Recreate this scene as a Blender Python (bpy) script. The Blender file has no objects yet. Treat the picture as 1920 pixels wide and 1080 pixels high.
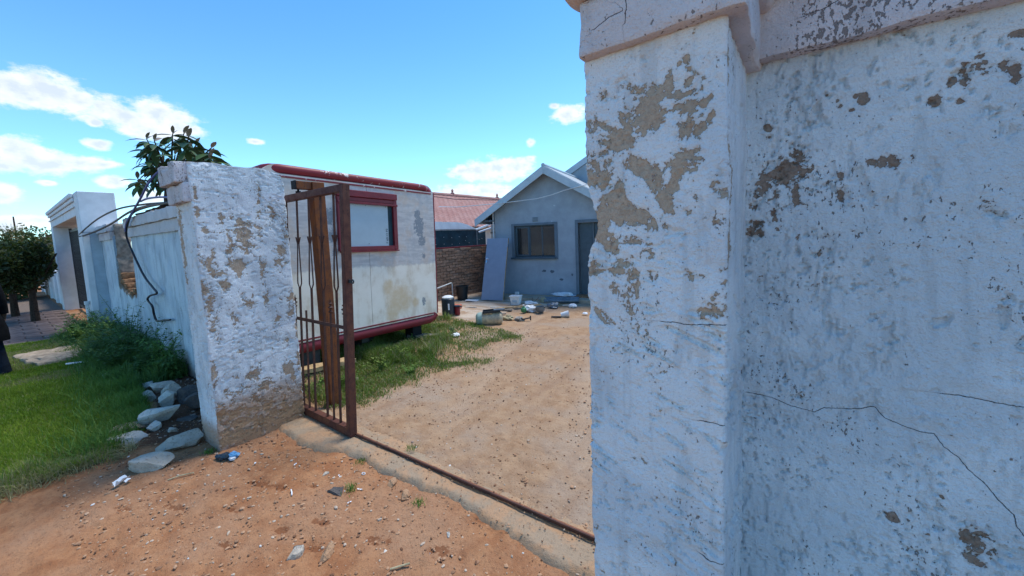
import bpy, bmesh, math, random
import numpy as np
from mathutils import Vector, Matrix, Euler
random.seed(7); RNG = np.random.default_rng(11)
R = math.radians
scene = bpy.context.scene
COL = scene.collection

# ------------------------------------------------------------------ camera
CAM_H = 1.7
yaw, pitch, roll = R(36.5), R(5.2), R(2.3)
F = Vector((-math.sin(yaw)*math.cos(pitch), math.cos(yaw)*math.cos(pitch), -math.sin(pitch)))
R0 = Vector((math.cos(yaw), math.sin(yaw), 0)); U0 = R0.cross(F)
cr_, sr_ = math.cos(roll), math.sin(roll)
RX = R0*cr_ - U0*sr_; UP = R0*sr_ + U0*cr_
cam = bpy.data.cameras.new('camera'); camo = bpy.data.objects.new('camera', cam); COL.objects.link(camo)
M = Matrix(((RX.x, UP.x, -F.x, 0), (RX.y, UP.y, -F.y, 0), (RX.z, UP.z, -F.z, CAM_H), (0, 0, 0, 1)))
camo.matrix_world = M
cam.sensor_width = 36; cam.sensor_fit = 'HORIZONTAL'; cam.lens = 715/1920*36
cam.shift_y = -34/1920
cam.clip_start = 0.05; cam.clip_end = 2000
scene.camera = camo
scene.render.resolution_x, scene.render.resolution_y = 1024, 576

# ------------------------------------------------------------------ view, sky, sun
scene.view_settings.view_transform = 'Standard'
scene.view_settings.look = 'None'
scene.view_settings.gamma = 1.0
scene.view_settings.exposure = EXPOSURE = 1.40
SUN_AZ, SUN_EL = R(8), R(66)          # azimuth from +Y towards +X: behind the wall, to the right
SKY_STRENGTH = 0.115
CLOUD_LEVEL = 0.46
world = bpy.data.worlds.new('World'); scene.world = world; world.use_nodes = True
wn = world.node_tree; wn.nodes.clear()
def wnode(t, **kw):
    n = wn.nodes.new(t)
    for k, v in kw.items(): setattr(n, k, v)
    return n
def wmath(op, a, b=None, clamp=False):
    n = wnode('ShaderNodeMath', operation=op, use_clamp=clamp)
    for i, v in enumerate((a, b)):
        if v is None: continue
        if isinstance(v, (int, float)): n.inputs[i].default_value = v
        else: wn.links.new(v, n.inputs[i])
    return n.outputs[0]
sky = wnode('ShaderNodeTexSky', sky_type='NISHITA')
sky.sun_disc = False; sky.sun_elevation = SUN_EL; sky.sun_rotation = SUN_AZ
sky.altitude = 1500; sky.air_density = 1.0; sky.dust_density = 0.5; sky.ozone_density = 1.0
skt = wnode('ShaderNodeMix', data_type='RGBA', blend_type='MULTIPLY'); skt.inputs['Factor'].default_value = 1.0
wn.links.new(sky.outputs[0], skt.inputs['A']); skyc = skt.outputs['Result']
tc = wnode('ShaderNodeTexCoord')
sep = wnode('ShaderNodeSeparateXYZ'); wn.links.new(tc.outputs['Generated'], sep.inputs[0])
az = wmath('MULTIPLY', wmath('ARCTAN2', sep.outputs[0], sep.outputs[1]), 180/math.pi)
el = wmath('MULTIPLY', wmath('ARCSINE', sep.outputs[2]), 180/math.pi)
# clear high-altitude air: deeper blue overhead, paler low down, the same all round
elr = wnode('ShaderNodeMapRange', interpolation_type='SMOOTHSTEP'); wn.links.new(el, elr.inputs[0]); elr.inputs[1].default_value = 2.0; elr.inputs[2].default_value = 38.0
tnt = wnode('ShaderNodeMix', data_type='RGBA'); wn.links.new(elr.outputs[0], tnt.inputs['Factor']); tnt.inputs['A'].default_value = (.58, .87, .96, 1); tnt.inputs['B'].default_value = (.33, .70, .92, 1)
wn.links.new(tnt.outputs['Result'], skt.inputs['B'])
comb = wnode('ShaderNodeCombineXYZ'); wn.links.new(az, comb.inputs[0]); wn.links.new(el, comb.inputs[1])
# the clouds of the afternoon: (azimuth, elevation, half width, half height) in degrees
CLOUDS = [(-87.6,14.7,1.9,1.3),(-85.4,15.2,2.1,1.5),(-86.5,14.1,2.0,.8),(-83.5,14.5,1.8,1.2),(-81.9,14.1,1.8,1.2),(-80.4,13.9,1.9,1.0),
 (-78.1,14.2,2.2,1.6),(-76.4,13.7,2.1,1.5),(-78.7,12.6,2.7,.8),(-74.8,13.3,.7,.5),(-83.9,13.9,.6,.5),(-82.6,12.8,.6,.4),
 (-88.1,9.5,1.5,1.2),(-87.0,9.2,1.6,1.2),(-85.8,8.6,2.1,1.2),(-84.0,8.8,1.8,.8),(-82.4,8.8,1.4,.4),(-88.9,8.0,1.5,.6),
 (-89.5,5.5,1.5,1.0),(-82.8,10.7,1.0,.5),(-82.0,7.1,1.1,.6),(-86.3,6.7,.6,.25),(-79.3,5.7,1.2,.8),(-69.1,12.5,.8,.3),
 (-41.0,9.4,3.9,1.2),(-37.5,9.7,3.8,1.5),(-35.1,10.1,2.3,1.2),(-43.3,9.6,1.7,.9),(-33.0,13.1,.7,.5),(-33.1,11.0,.8,.4),
 (-43.1,6.6,4.3,1.0),(-40.0,6.7,3.9,1.0),(-27.5,16.7,2.3,1.1),(-29.4,17.7,.8,.4),(-87.9,3.1,1.9,.5),(-89.0,2.6,1.2,.7),(-45.9,5.5,3.9,.6)]
# the same kind of clouds all round the rest of the horizon
AROUND = [(-12,12,4,1.8),(-5,13,4,1.6),(14,9,6,1.4),(32,14,5,2),(52,8,6,1.2),(77,12,5,1.8),(104,9,6,1.4),(128,13,5,2),(150,8,7,1.3),
 (172,12,5,1.8),(-163,9,5,1.3),(-140,13,6,2.2),(-118,9,5,1.4),(-101,12,3,1.4)]
wnz = wnode('ShaderNodeTexNoise'); wnz.inputs['Scale'].default_value = 1.0; wnz.inputs['Detail'].default_value = 7; wnz.inputs['Roughness'].default_value = .66
msc = wnode('ShaderNodeVectorMath', operation='MULTIPLY'); msc.inputs[1].default_value = (.42, .75, 1)
wn.links.new(comb.outputs[0], msc.inputs[0]); wn.links.new(msc.outputs[0], wnz.inputs['Vector'])
nz2 = wnode('ShaderNodeTexNoise'); nz2.inputs['Scale'].default_value = .55; nz2.inputs['Detail'].default_value = 5
off = wnode('ShaderNodeVectorMath', operation='ADD'); wn.links.new(comb.outputs[0], off.inputs[0]); off.inputs[1].default_value = (3, .5, 0)
wn.links.new(off.outputs[0], nz2.inputs['Vector'])
CB = CLOUD_LEVEL/SKY_STRENGTH
def cloud_sky(lst):
    """the clear sky with the given clouds in it"""
    best = None
    for (a0, e0, ra, re) in lst:
        s = wnode('ShaderNodeVectorMath', operation='SUBTRACT'); wn.links.new(comb.outputs[0], s.inputs[0]); s.inputs[1].default_value = (a0, e0-re*.1, 0)
        m_ = wnode('ShaderNodeVectorMath', operation='MULTIPLY'); wn.links.new(s.outputs[0], m_.inputs[0]); m_.inputs[1].default_value = (1/(ra*1.3), 1/(re*1.35), 0)
        l = wnode('ShaderNodeVectorMath', operation='LENGTH'); wn.links.new(m_.outputs[0], l.inputs[0])
        v = wmath('SUBTRACT', 1.0, l.outputs['Value'])
        best = v if best is None else wmath('SMOOTH_MAX', best, v)
        if best is not v: best.node.inputs[2].default_value = .18
    dens = wmath('ADD', best, wmath('MULTIPLY', wmath('SUBTRACT', wnz.outputs[0], .5), 1.9))
    mr = wnode('ShaderNodeMapRange', interpolation_type='SMOOTHSTEP'); wn.links.new(dens, mr.inputs[0]); mr.inputs[1].default_value = -.05; mr.inputs[2].default_value = .60
    thick = wnode('ShaderNodeMapRange'); wn.links.new(wmath('ADD', dens, wmath('MULTIPLY', wmath('SUBTRACT', nz2.outputs[0], .5), 2.2)), thick.inputs[0]); thick.inputs[1].default_value = .25; thick.inputs[2].default_value = 1.1
    crmp = wnode('ShaderNodeMix', data_type='RGBA'); wn.links.new(thick.outputs[0], crmp.inputs['Factor'])
    crmp.inputs['A'].default_value = (.97*CB, .98*CB, 1.0*CB, 1); crmp.inputs['B'].default_value = (.66*CB, .73*CB, .83*CB, 1)
    mixc = wnode('ShaderNodeMix', data_type='RGBA'); wn.links.new(wmath('MULTIPLY', mr.outputs[0], .9), mixc.inputs['Factor'])
    wn.links.new(skyc, mixc.inputs['A']); wn.links.new(crmp.outputs['Result'], mixc.inputs['B'])
    bg = wnode('ShaderNodeBackground'); bg.inputs[1].default_value = SKY_STRENGTH; wn.links.new(mixc.outputs['Result'], bg.inputs[0]); return bg
def between(v, a, b): return wmath('MULTIPLY', wmath('GREATER_THAN', v, a), wmath('LESS_THAN', v, b))
def either(fac, no, yes):
    m_ = wnode('ShaderNodeMixShader'); wn.links.new(fac, m_.inputs[0]); wn.links.new(no.outputs[0], m_.inputs[1]); wn.links.new(yes.outputs[0], m_.inputs[2]); return m_
bg0 = wnode('ShaderNodeBackground'); bg0.inputs[1].default_value = SKY_STRENGTH; wn.links.new(skyc, bg0.inputs[0])
# each branch only holds the clouds of its own stretch of horizon (cheap to evaluate)
rest = either(wmath('GREATER_THAN', az, 0.0), cloud_sky([c for c in AROUND if c[0] < 0]), cloud_sky([c for c in AROUND if c[0] >= 0]))
westc = either(between(az, -94.0, -64.0), rest, cloud_sky([c for c in CLOUDS if c[0] < -60]))
midc = either(between(az, -55.0, -20.0), westc, cloud_sky([c for c in CLOUDS if c[0] > -60]))
msx = either(between(el, -1.0, 22.0), bg0, midc)
wo = wnode('ShaderNodeOutputWorld'); wn.links.new(msx.outputs[0], wo.inputs[0])
sun = bpy.data.lights.new('sun', 'SUN'); sun.energy = 1.5; sun.angle = R(20); sun.color = (1.0, .94, .84)
suno = bpy.data.objects.new('sun', sun); COL.objects.link(suno)
sd = Vector((math.sin(SUN_AZ)*math.cos(SUN_EL), math.cos(SUN_AZ)*math.cos(SUN_EL), math.sin(SUN_EL)))
suno.rotation_euler = sd.to_track_quat('Z', 'Y').to_euler()
suno.location = (10, 10, 20)

scene.render.engine = 'CYCLES'
scene.cycles.max_bounces = 6; scene.cycles.diffuse_bounces = 4; scene.cycles.glossy_bounces = 3; scene.cycles.transmission_bounces = 4
scene.cycles.caustics_reflective = False; scene.cycles.caustics_refractive = False

# ------------------------------------------------------------------ numpy noise
def _h(ix, iy, iz, seed):
    n = (ix.astype(np.int64)*374761393 + iy.astype(np.int64)*668265263 + iz.astype(np.int64)*2147483647 + seed*1274126177) & 0xffffffff
    n = ((n ^ (n >> 13))*1274126177) & 0xffffffff
    n = ((n ^ (n >> 16))*2246822519) & 0xffffffff
    return ((n ^ (n >> 13)) & 0xffffff)/float(0xffffff)
def vn3(x, y, z, seed=0):
    x = np.asarray(x, float); y = np.asarray(y, float); z = np.asarray(z, float)
    x, y, z = np.broadcast_arrays(x, y, z)
    ix, iy, iz = np.floor(x), np.floor(y), np.floor(z)
    fx, fy, fz = x-ix, y-iy, z-iz
    fx = fx*fx*(3-2*fx); fy = fy*fy*(3-2*fy); fz = fz*fz*(3-2*fz)
    r = 0
    for a in (0, 1):
        for b in (0, 1):
            for c in (0, 1):
                w = (fx if a else 1-fx)*(fy if b else 1-fy)*(fz if c else 1-fz)
                r = r + w*_h(ix+a, iy+b, iz+c, seed)
    return r
def vn2(x, y, seed=0):
    x = np.asarray(x, float); y = np.asarray(y, float)
    x, y = np.broadcast_arrays(x, y)
    ix, iy = np.floor(x), np.floor(y); fx, fy = x-ix, y-iy
    fx = fx*fx*(3-2*fx); fy = fy*fy*(3-2*fy); o = np.zeros_like(ix)
    return ((1-fx)*(1-fy)*_h(ix, iy, o, seed)+fx*(1-fy)*_h(ix+1, iy, o, seed)
            +(1-fx)*fy*_h(ix, iy+1, o, seed)+fx*fy*_h(ix+1, iy+1, o, seed))
def fbm2(x, y, octv=4, seed=0, gain=.5):
    s = 0; a = 1; t = 0
    for i in range(octv):
        s = s+a*vn2(x*2**i, y*2**i, seed+i*17); t += a; a *= gain
    return s/t
def wf2(x, y, sx, sy, octv=4, seed=0, gain=.55, warp=.6):
    wx = warp*(fbm2(x*sx*.5, y*sy*.5, 2, seed+301)-.5); wy = warp*(fbm2(x*sx*.5, y*sy*.5, 2, seed+302)-.5)
    return fbm2(x*sx+wx*3+.37*y*sy, y*sy+wy*3-.21*x*sx, octv, seed, gain)
def sstep(a, b, x):
    t = np.clip((x-a)/(b-a), 0, 1); return t*t*(3-2*t)

# ------------------------------------------------------------------ object helpers
def link(o, parent=None):
    COL.objects.link(o)
    if parent is not None: o.parent = parent
    return o
def tag(o, label=None, cat=None, group=None, kind=None):
    if label: o['label'] = label
    if cat: o['category'] = cat
    if group: o['group'] = group
    if kind: o['kind'] = kind
    return o
def thing(name, label, cat, loc=(0, 0, 0), rot=(0, 0, 0), group=None):
    o = bpy.data.objects.new(name, None); o.empty_display_size = .1
    o.location = loc; o.rotation_euler = rot
    link(o); return tag(o, label, cat, group)
def me_np(name, V, Fq, attrs=None, smooth=True):
    """mesh from arrays: V (n,3), Fq (m,k) all faces with k corners"""
    V = np.asarray(V, np.float32); Fq = np.asarray(Fq, np.int32)
    m = bpy.data.meshes.new(name); m.vertices.add(len(V)); m.vertices.foreach_set('co', V.ravel())
    k = Fq.shape[1]; m.loops.add(Fq.size); m.loops.foreach_set('vertex_index', Fq.ravel())
    m.polygons.add(len(Fq)); m.polygons.foreach_set('loop_start', np.arange(0, Fq.size, k, dtype=np.int32))
    m.polygons.foreach_set('use_smooth', np.full(len(Fq), smooth))
    m.update(calc_edges=True)
    for an, av in (attrs or {}).items():
        a = m.attributes.new(an, 'FLOAT', 'POINT'); a.data.foreach_set('value', np.asarray(av, np.float32).ravel())
    return m
def obj(name, mesh, mat=None, parent=None, loc=None, rot=None):
    o = bpy.data.objects.new(name, mesh)
    if mat is not None and not mesh.materials: mesh.materials.append(mat)
    link(o, parent)
    if loc is not None: o.location = loc
    if rot is not None: o.rotation_euler = rot
    return o
class MB:
    def __init__(s): s.v = []; s.f = []
    def add(s, vs, fs):
        b = len(s.v); s.v += [tuple(v) for v in vs]; s.f += [tuple(i+b for i in f) for f in fs]; return s
    def box(s, a, b, rot=None, piv=None):
        x0, y0, z0 = a; x1, y1, z1 = b
        vs = [Vector(p) for p in ((x0,y0,z0),(x1,y0,z0),(x1,y1,z0),(x0,y1,z0),(x0,y0,z1),(x1,y0,z1),(x1,y1,z1),(x0,y1,z1))]
        if rot is not None:
            p = Vector(piv) if piv is not None else Vector(((x0+x1)/2, (y0+y1)/2, (z0+z1)/2)); m = Euler(rot).to_matrix()
            vs = [p+m@(v-p) for v in vs]
        return s.add(vs, [(0,3,2,1),(4,5,6,7),(0,1,5,4),(1,2,6,5),(2,3,7,6),(3,0,4,7)])
    def bar(s, p0, p1, w, h, up=(0, 0, 1)):
        p0, p1 = Vector(p0), Vector(p1); d = (p1-p0).normalized(); u = Vector(up)
        if abs(d.dot(u)) > .98: u = Vector((0, 1, 0))
        r = d.cross(u).normalized(); u = r.cross(d)
        vs = []
        for p in (p0, p1):
            for a, b in ((-1,-1),(1,-1),(1,1),(-1,1)): vs.append(p+r*a*w/2+u*b*h/2)
        return s.add(vs, [(0,1,2,3)[::-1],(4,5,6,7),(0,1,5,4),(1,2,6,5),(2,3,7,6),(3,0,4,7)])
    def tube(s, pts, r, n=8, caps=True):
        pts = [Vector(p) for p in pts]; rs = r if hasattr(r, '__len__') else [r]*len(pts)
        vs = []; fs = []; pu = None
        for i, p in enumerate(pts):
            d = (pts[min(i+1, len(pts)-1)]-pts[max(i-1, 0)]).normalized()
            if pu is None: pu = d.orthogonal().normalized()
            pu = (pu-d*pu.dot(d)); pu = pu.normalized() if pu.length > 1e-6 else d.orthogonal().normalized()
            q = d.cross(pu)
            for k in range(n):
                a = 2*math.pi*k/n; vs.append(p+(pu*math.cos(a)+q*math.sin(a))*rs[i])
        for i in range(len(pts)-1):
            for k in range(n):
                fs.append((i*n+k, i*n+(k+1)%n, (i+1)*n+(k+1)%n, (i+1)*n+k))
        if caps: fs.append(tuple(range(n))[::-1]); fs.append(tuple((len(pts)-1)*n+k for k in range(n)))
        return s.add(vs, fs)
    def lathe(s, prof, c=(0, 0, 0), n=20, mat=None):
        vs = []; fs = []; c = Vector(c)
        for r_, z in prof:
            for k in range(n):
                a = 2*math.pi*k/n; p = Vector((r_*math.cos(a), r_*math.sin(a), z))
                vs.append(c+(mat@p if mat else p))
        for i in range(len(prof)-1):
            for k in range(n): fs.append((i*n+k, i*n+(k+1)%n, (i+1)*n+(k+1)%n, (i+1)*n+k))
        fs.append(tuple(range(n))[::-1]); fs.append(tuple((len(prof)-1)*n+k for k in range(n)))
        return s.add(vs, fs)
    def prism(s, poly, a, b, axis=1):
        """poly of 2D points extruded from a to b along axis (1: poly is x,z; 0: poly is y,z; 2: poly is x,y)"""
        n = len(poly); vs = []
        for t in (a, b):
            for p, q in poly:
                vs.append((p, t, q) if axis == 1 else (t, p, q) if axis == 0 else (p, q, t))
        fs = [tuple(range(n)), tuple(range(n, 2*n))[::-1]]
        for k in range(n): fs.append((k, n+k, n+(k+1)%n, (k+1)%n))
        return s.add(vs, fs)
    def build(s, name, mat, parent=None, smooth=False, bevel=0, loc=None, rot=None, seg=2):
        m = bpy.data.meshes.new(name); m.from_pydata(s.v, [], s.f); m.update()
        bm = bmesh.new(); bm.from_mesh(m); bmesh.ops.recalc_face_normals(bm, faces=bm.faces)
        if bevel:
            eds = [e for e in bm.edges if len(e.link_faces) == 2 and e.calc_face_angle(0) > .6]
            bmesh.ops.bevel(bm, geom=eds, offset=bevel, segments=seg, affect='EDGES', profile=.5)
        bm.to_mesh(m); bm.free()
        if smooth:
            m.polygons.foreach_set('use_smooth', np.full(len(m.polygons), True))
            if hasattr(m, 'set_sharp_from_angle'): m.set_sharp_from_angle(angle=R(40))
        return obj(name, m, mat, parent, loc, rot)
def copy_tree(o, parent=None):
    c = o.copy(); COL.objects.link(c)
    if parent is not None: c.parent = parent
    for ch in [x for x in bpy.data.objects if x.parent == o]: copy_tree(ch, c)
    return c
def grid_faces(nu, nv, closed_u=False):
    iu = np.arange(nu if closed_u else nu-1); iv = np.arange(nv-1)
    A, B = np.meshgrid(iu, iv, indexing='ij'); A2 = (A+1) % nu
    return np.stack([A*nv+B, A2*nv+B, A2*nv+B+1, A*nv+B+1], -1).reshape(-1, 4)
def rough_box(a, b, step=.03, amp=.006, freq=12, seed=0, round_=.008, chip=0.):
    """solid box with uneven faces and worn edges, as arrays"""
    a = np.array(a, float); b = np.array(b, float); Vs = []; Fs = []; base = 0
    for ax in range(3):
        u, w = (ax+1) % 3, (ax+2) % 3
        nu = max(2, int((b[u]-a[u])/step)+1); nw = max(2, int((b[w]-a[w])/step)+1)
        gu, gw = np.meshgrid(np.linspace(a[u], b[u], nu), np.linspace(a[w], b[w], nw), indexing='ij')
        for side in (0, 1):
            P = np.zeros((nu*nw, 3)); P[:, u] = gu.ravel(); P[:, w] = gw.ravel(); P[:, ax] = (a, b)[side][ax]
            fq = grid_faces(nu, nw)
            if side == 0: fq = fq[:, ::-1]
            Vs.append(P); Fs.append(fq+base); base += len(P)
    V = np.concatenate(Vs); Fq = np.concatenate(Fs)
    c = (a+b)/2; hs = (b-a)/2; q = (V-c)
    # round the edges: pull points near two or more faces inward
    inner = np.clip(q, -(hs-round_), hs-round_); d = q-inner; L = np.linalg.norm(d, axis=1, keepdims=True)
    q = np.where(L > round_, inner+d/np.maximum(L, 1e-9)*round_, q)
    V = c+q
    if chip:
        n = vn3(V[:, 0]*9, V[:, 1]*9, V[:, 2]*9, seed+5); e = (np.abs(q) > hs-chip*1.2).sum(1) >= 2
        k = np.clip((n-.55)*3, 0, 1)*e
        V = V-(V-c)/np.maximum(np.linalg.norm(V-c, axis=1, keepdims=True), 1e-6)*(k*chip)[:, None]
    D = np.stack([vn3(V[:, 0]*freq, V[:, 1]*freq, V[:, 2]*freq, seed+i)+.5*vn3(V[:, 0]*freq*2.7, V[:, 1]*freq*2.7, V[:, 2]*freq*2.7, seed+9+i)-.75 for i in range(3)], -1)
    return V+D*amp*2, Fq
# ------------------------------------------------------------------ materials
class NT:
    def __init__(s, name, rough=.8, spec=.3, metal=0.):
        s.m = bpy.data.materials.new(name); s.m.use_nodes = True; s.t = s.m.node_tree
        s.b = s.t.nodes['Principled BSDF']; s.b.inputs['Roughness'].default_value = rough
        s.b.inputs['Specular IOR Level'].default_value = spec; s.b.inputs['Metallic'].default_value = metal
        s._tc = None
    def n(s, t, **kw):
        x = s.t.nodes.new(t)
        for k, v in kw.items(): setattr(x, k, v)
        return x
    def put(s, sock, v):
        if isinstance(v, (int, float)): sock.default_value = v
        elif isinstance(v, (tuple, list)): sock.default_value = (*v, 1) if len(v) == 3 and len(sock.default_value) == 4 else v
        else: s.t.links.new(v, sock)
    def co(s, scale=None, loc=None):
        if s._tc is None: s._tc = s.n('ShaderNodeTexCoord').outputs['Object']
        if scale is None and loc is None: return s._tc
        m = s.n('ShaderNodeMapping'); s.t.links.new(s._tc, m.inputs[0])
        if scale: m.inputs['Scale'].default_value = scale
        if loc: m.inputs['Location'].default_value = loc
        return m.outputs[0]
    def noise(s, scale, detail=4, rough=.55, vec=None, dist=0):
        x = s.n('ShaderNodeTexNoise'); x.inputs['Scale'].default_value = scale; x.inputs['Detail'].default_value = detail
        x.inputs['Roughness'].default_value = rough; x.inputs['Distortion'].default_value = dist
        s.t.links.new(vec if vec is not None else s.co(), x.inputs['Vector']); return x.outputs[0]
    def vor(s, scale, vec=None, feat='F1', out='Distance'):
        x = s.n('ShaderNodeTexVoronoi', feature=feat); x.inputs['Scale'].default_value = scale
        s.t.links.new(vec if vec is not None else s.co(), x.inputs['Vector']); return x.outputs[out]
    def mth(s, op, a, b=0., c=None, clamp=False):
        x = s.n('ShaderNodeMath', operation=op, use_clamp=clamp); s.put(x.inputs[0], a); s.put(x.inputs[1], b)
        if c is not None: s.put(x.inputs[2], c)
        return x.outputs[0]
    def rng(s, v, a, b, c=0., d=1., smooth=True):
        x = s.n('ShaderNodeMapRange', interpolation_type='SMOOTHSTEP' if smooth else 'LINEAR'); s.put(x.inputs[0], v)
        for i, k in enumerate((a, b, c, d)): s.put(x.inputs[i+1], k)
        return x.outputs[0]
    def mix(s, f, a, b, mode='MIX'):
        x = s.n('ShaderNodeMix', data_type='RGBA', blend_type=mode); s.put(x.inputs['Factor'], f); s.put(x.inputs['A'], a); s.put(x.inputs['B'], b)
        return x.outputs['Result']
    def attr(s, name): return s.n('ShaderNodeAttribute', attribute_name=name).outputs['Fac']
    def xyz(s):
        x = s.n('ShaderNodeSeparateXYZ'); s.t.links.new(s.co(), x.inputs[0]); return x.outputs
    def rand(s): return s.n('ShaderNodeObjectInfo').outputs['Random']
    def bump(s, h, dist=.01, strength=1., nrm=None):
        x = s.n('ShaderNodeBump'); x.inputs['Distance'].default_value = dist; x.inputs['Strength'].default_value = strength
        s.put(x.inputs['Height'], h)
        if nrm is not None: s.t.links.new(nrm, x.inputs['Normal'])
        return x.outputs[0]
    def out(s, col=None, rough=None, nrm=None):
        if col is not None: s.put(s.b.inputs['Base Color'], col)
        if rough is not None: s.put(s.b.inputs['Roughness'], rough)
        if nrm is not None: s.t.links.new(nrm, s.b.inputs['Normal'])
        return s.m
MT = {}
def peel_paint(name, paint, paint2, under, under2, bias=0., speck=.0, soil=None, grime=.35, edgek=.55):
    """old limewash over cement: vertex attributes say where it has come off, is dirty or cracked"""
    k = NT(name, .85, .2)
    n2 = k.noise(85, 4, .65); fine = k.noise(230, 2, .6)
    v = k.mth('ADD', k.attr('peel'), k.mth('MULTIPLY', k.mth('SUBTRACT', n2, .5), 2.1)); v = k.mth('ADD', v, bias)
    mask = k.rng(v, .40, .46)
    col = k.mix(k.attr('tone'), paint, paint2)
    col = k.mix(k.mth('MULTIPLY', k.attr('streak'), grime), col, tuple(c*.55 for c in paint2))
    col = k.mix(k.mth('MULTIPLY', k.rng(fine, .54, .72), .30), col, tuple(c*.5 for c in paint2))
    sp = k.noise(1, 2, .6, k.co((120, 120, 70)))
    spots = k.rng(k.mth('ADD', sp, k.mth('MULTIPLY', k.mth('SUBTRACT', k.attr('speck'), .5), .30)), .675-speck, .715-speck)
    col = k.mix(k.mth('MULTIPLY', spots, .75), col, tuple(c*.40 for c in under))
    col = k.mix(k.mth('MULTIPLY', k.rng(v, -.1, .4), .16), col, under)
    ucol = k.mix(k.rng(n2, .35, .65), under, under2); ucol = k.mix(k.mth('MULTIPLY', k.rng(fine, .5, .75), .4), ucol, tuple(c*.55 for c in under))
    ucol = k.mix(k.mth('MULTIPLY', k.attr('tone'), .4), ucol, tuple(c*.7 for c in under))
    col = k.mix(mask, col, ucol)
    edge = k.mth('MULTIPLY', k.mth('MULTIPLY', mask, k.mth('SUBTRACT', 1., k.rng(v, .46, .56))), edgek)
    col = k.mix(edge, col, tuple(c*.3 for c in under2))
    cr = k.mth('ABSOLUTE', k.mth('ADD', k.attr('crack'), k.mth('MULTIPLY', k.mth('SUBTRACT', n2, .5), .006)))
    crk = k.mth('SUBTRACT', 1., k.rng(cr, .0002, .0013))
    col = k.mix(k.mth('MULTIPLY', crk, .85), col, (.035,.037,.04))
    dirt = k.rng(k.mth('ADD', k.attr('dirt'), k.mth('MULTIPLY', k.mth('SUBTRACT', n2, .5), .5)), .2, .8)
    if soil: col = k.mix(k.mth('MULTIPLY', dirt, .8), col, soil)
    h = k.mth('ADD', k.mth('MULTIPLY', k.mth('SUBTRACT', 1., mask), .7), k.mth('ADD', k.mth('MULTIPLY', n2, 1.1), k.mth('MULTIPLY', fine, .5)))
    h = k.mth('SUBTRACT', h, k.mth('ADD', k.mth('MULTIPLY', crk, 1.), k.mth('MULTIPLY', spots, 1.)))
    return k.out(col, None, k.bump(h, .0065, .9))
def surf(U, Z, seed, st=(40, 5)):
    """tone, streak and speck fields for the paint above"""
    return dict(tone=sstep(.36, .66, wf2(U, Z, 4, 4, 4, seed)), streak=.9*sstep(.54, .74, wf2(U, Z, st[0], st[1], 4, seed+3, .6, .3)), speck=wf2(U, Z, 7, 6, 3, seed+6))
MT['wall_blue'] = peel_paint('limewash_wall', (.70,.775,.82), (.58,.66,.715), (.25,.19,.15), (.33,.265,.215), speck=-.01, grime=.33)
MT['pillar_r'] = peel_paint('limewash_pillar', (.755,.80,.83), (.64,.695,.74), (.42,.33,.25), (.52,.42,.32), speck=-.02, grime=.3)
MT['pillar_l'] = peel_paint('limewash_left_pillar', (.75,.785,.81), (.60,.65,.69), (.43,.315,.225), (.52,.40,.30), speck=.0, soil=(.40,.22,.11), grime=.35, bias=.0)
MT['wall_left'] = peel_paint('limewash_left_wall', (.66,.735,.79), (.55,.63,.70), (.34,.25,.18), (.42,.32,.24), bias=-.1, soil=(.30,.20,.13), grime=.55)
MT['coping'] = peel_paint('pink_white_coping', (.70,.66,.675), (.60,.565,.58), (.28,.22,.19), (.36,.29,.25), bias=-.05, speck=.045, grime=.35)
MT['coping_clean'] = peel_paint('pale_pink_coping', (.72,.685,.70), (.63,.60,.615), (.34,.27,.23), (.40,.33,.28), bias=-.2, speck=-.01, grime=.3)

def simple(name, col, rough=.7, spec=.3, metal=0., var=.25, scale=20, bumpd=.002, col2=None):
    k = NT(name, rough, spec, metal); n = k.noise(scale, 6, .62)
    c2 = col2 or tuple(max(0, x*(1-var*1.6)) for x in col)
    c = k.mix(k.rng(n, .3, .72), col, c2)
    f = k.noise(scale*7, 3, .6); c = k.mix(k.mth('MULTIPLY', k.rng(f, .5, .75), var*.6), c, tuple(x*.55 for x in col))
    MT[name] = k.out(c, None, k.bump(k.mth('ADD', n, k.mth('MULTIPLY', f, .4)), bumpd, .6)); return MT[name]
simple('white_plaster', (.78,.79,.80), .8, .2, var=.10, scale=4, bumpd=.004)
simple('blue_plaster', (.48,.57,.64), .8, .2, var=.14, scale=5, bumpd=.004)
simple('cement', (.33,.29,.245), .95, .1, var=.3, scale=14, bumpd=.012)
simple('broken_brick', (.36,.20,.11), .95, .1, var=.4, scale=18, bumpd=.012)
simple('concrete', (.45,.37,.28), .95, .1, var=.3, scale=9, bumpd=.01, col2=(.33,.26,.19))
simple('grey_concrete', (.40,.37,.33), .95, .1, var=.3, scale=9, bumpd=.008)
simple('iron', (.30,.13,.06), .55, .4, .35, .4, 25, .002, (.16,.06,.035))
simple('black_plastic', (.012,.014,.018), .45, .4, var=.2, scale=12, bumpd=.001)
simple('blue_black_plastic', (.018,.035,.055), .4, .45, var=.2, scale=12, bumpd=.001)
simple('white_plastic', (.75,.77,.78), .4, .4, var=.12, scale=14, bumpd=.001)
simple('red_paint', (.21,.014,.026), .45, .4, var=.2, scale=12, bumpd=.001)
simple('orange_plastic', (.55,.16,.09), .5, .4, var=.15, scale=12, bumpd=.001)
simple('green_plastic', (.05,.24,.10), .4, .4, var=.2, scale=12, bumpd=.001)
simple('blue_plastic', (.10,.30,.55), .35, .5, var=.2, scale=12, bumpd=.001)
simple('grey_metal', (.20,.24,.28), .45, .4, .5, .25, 16, .001)
simple('dark_metal', (.05,.055,.06), .5, .4, .3, .3, 16, .001)
simple('chrome', (.7,.72,.74), .2, .5, 1., .08, 10, .0005)
simple('raw_wood', (.48,.33,.17), .8, .2, var=.3, scale=18, bumpd=.003)
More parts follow.
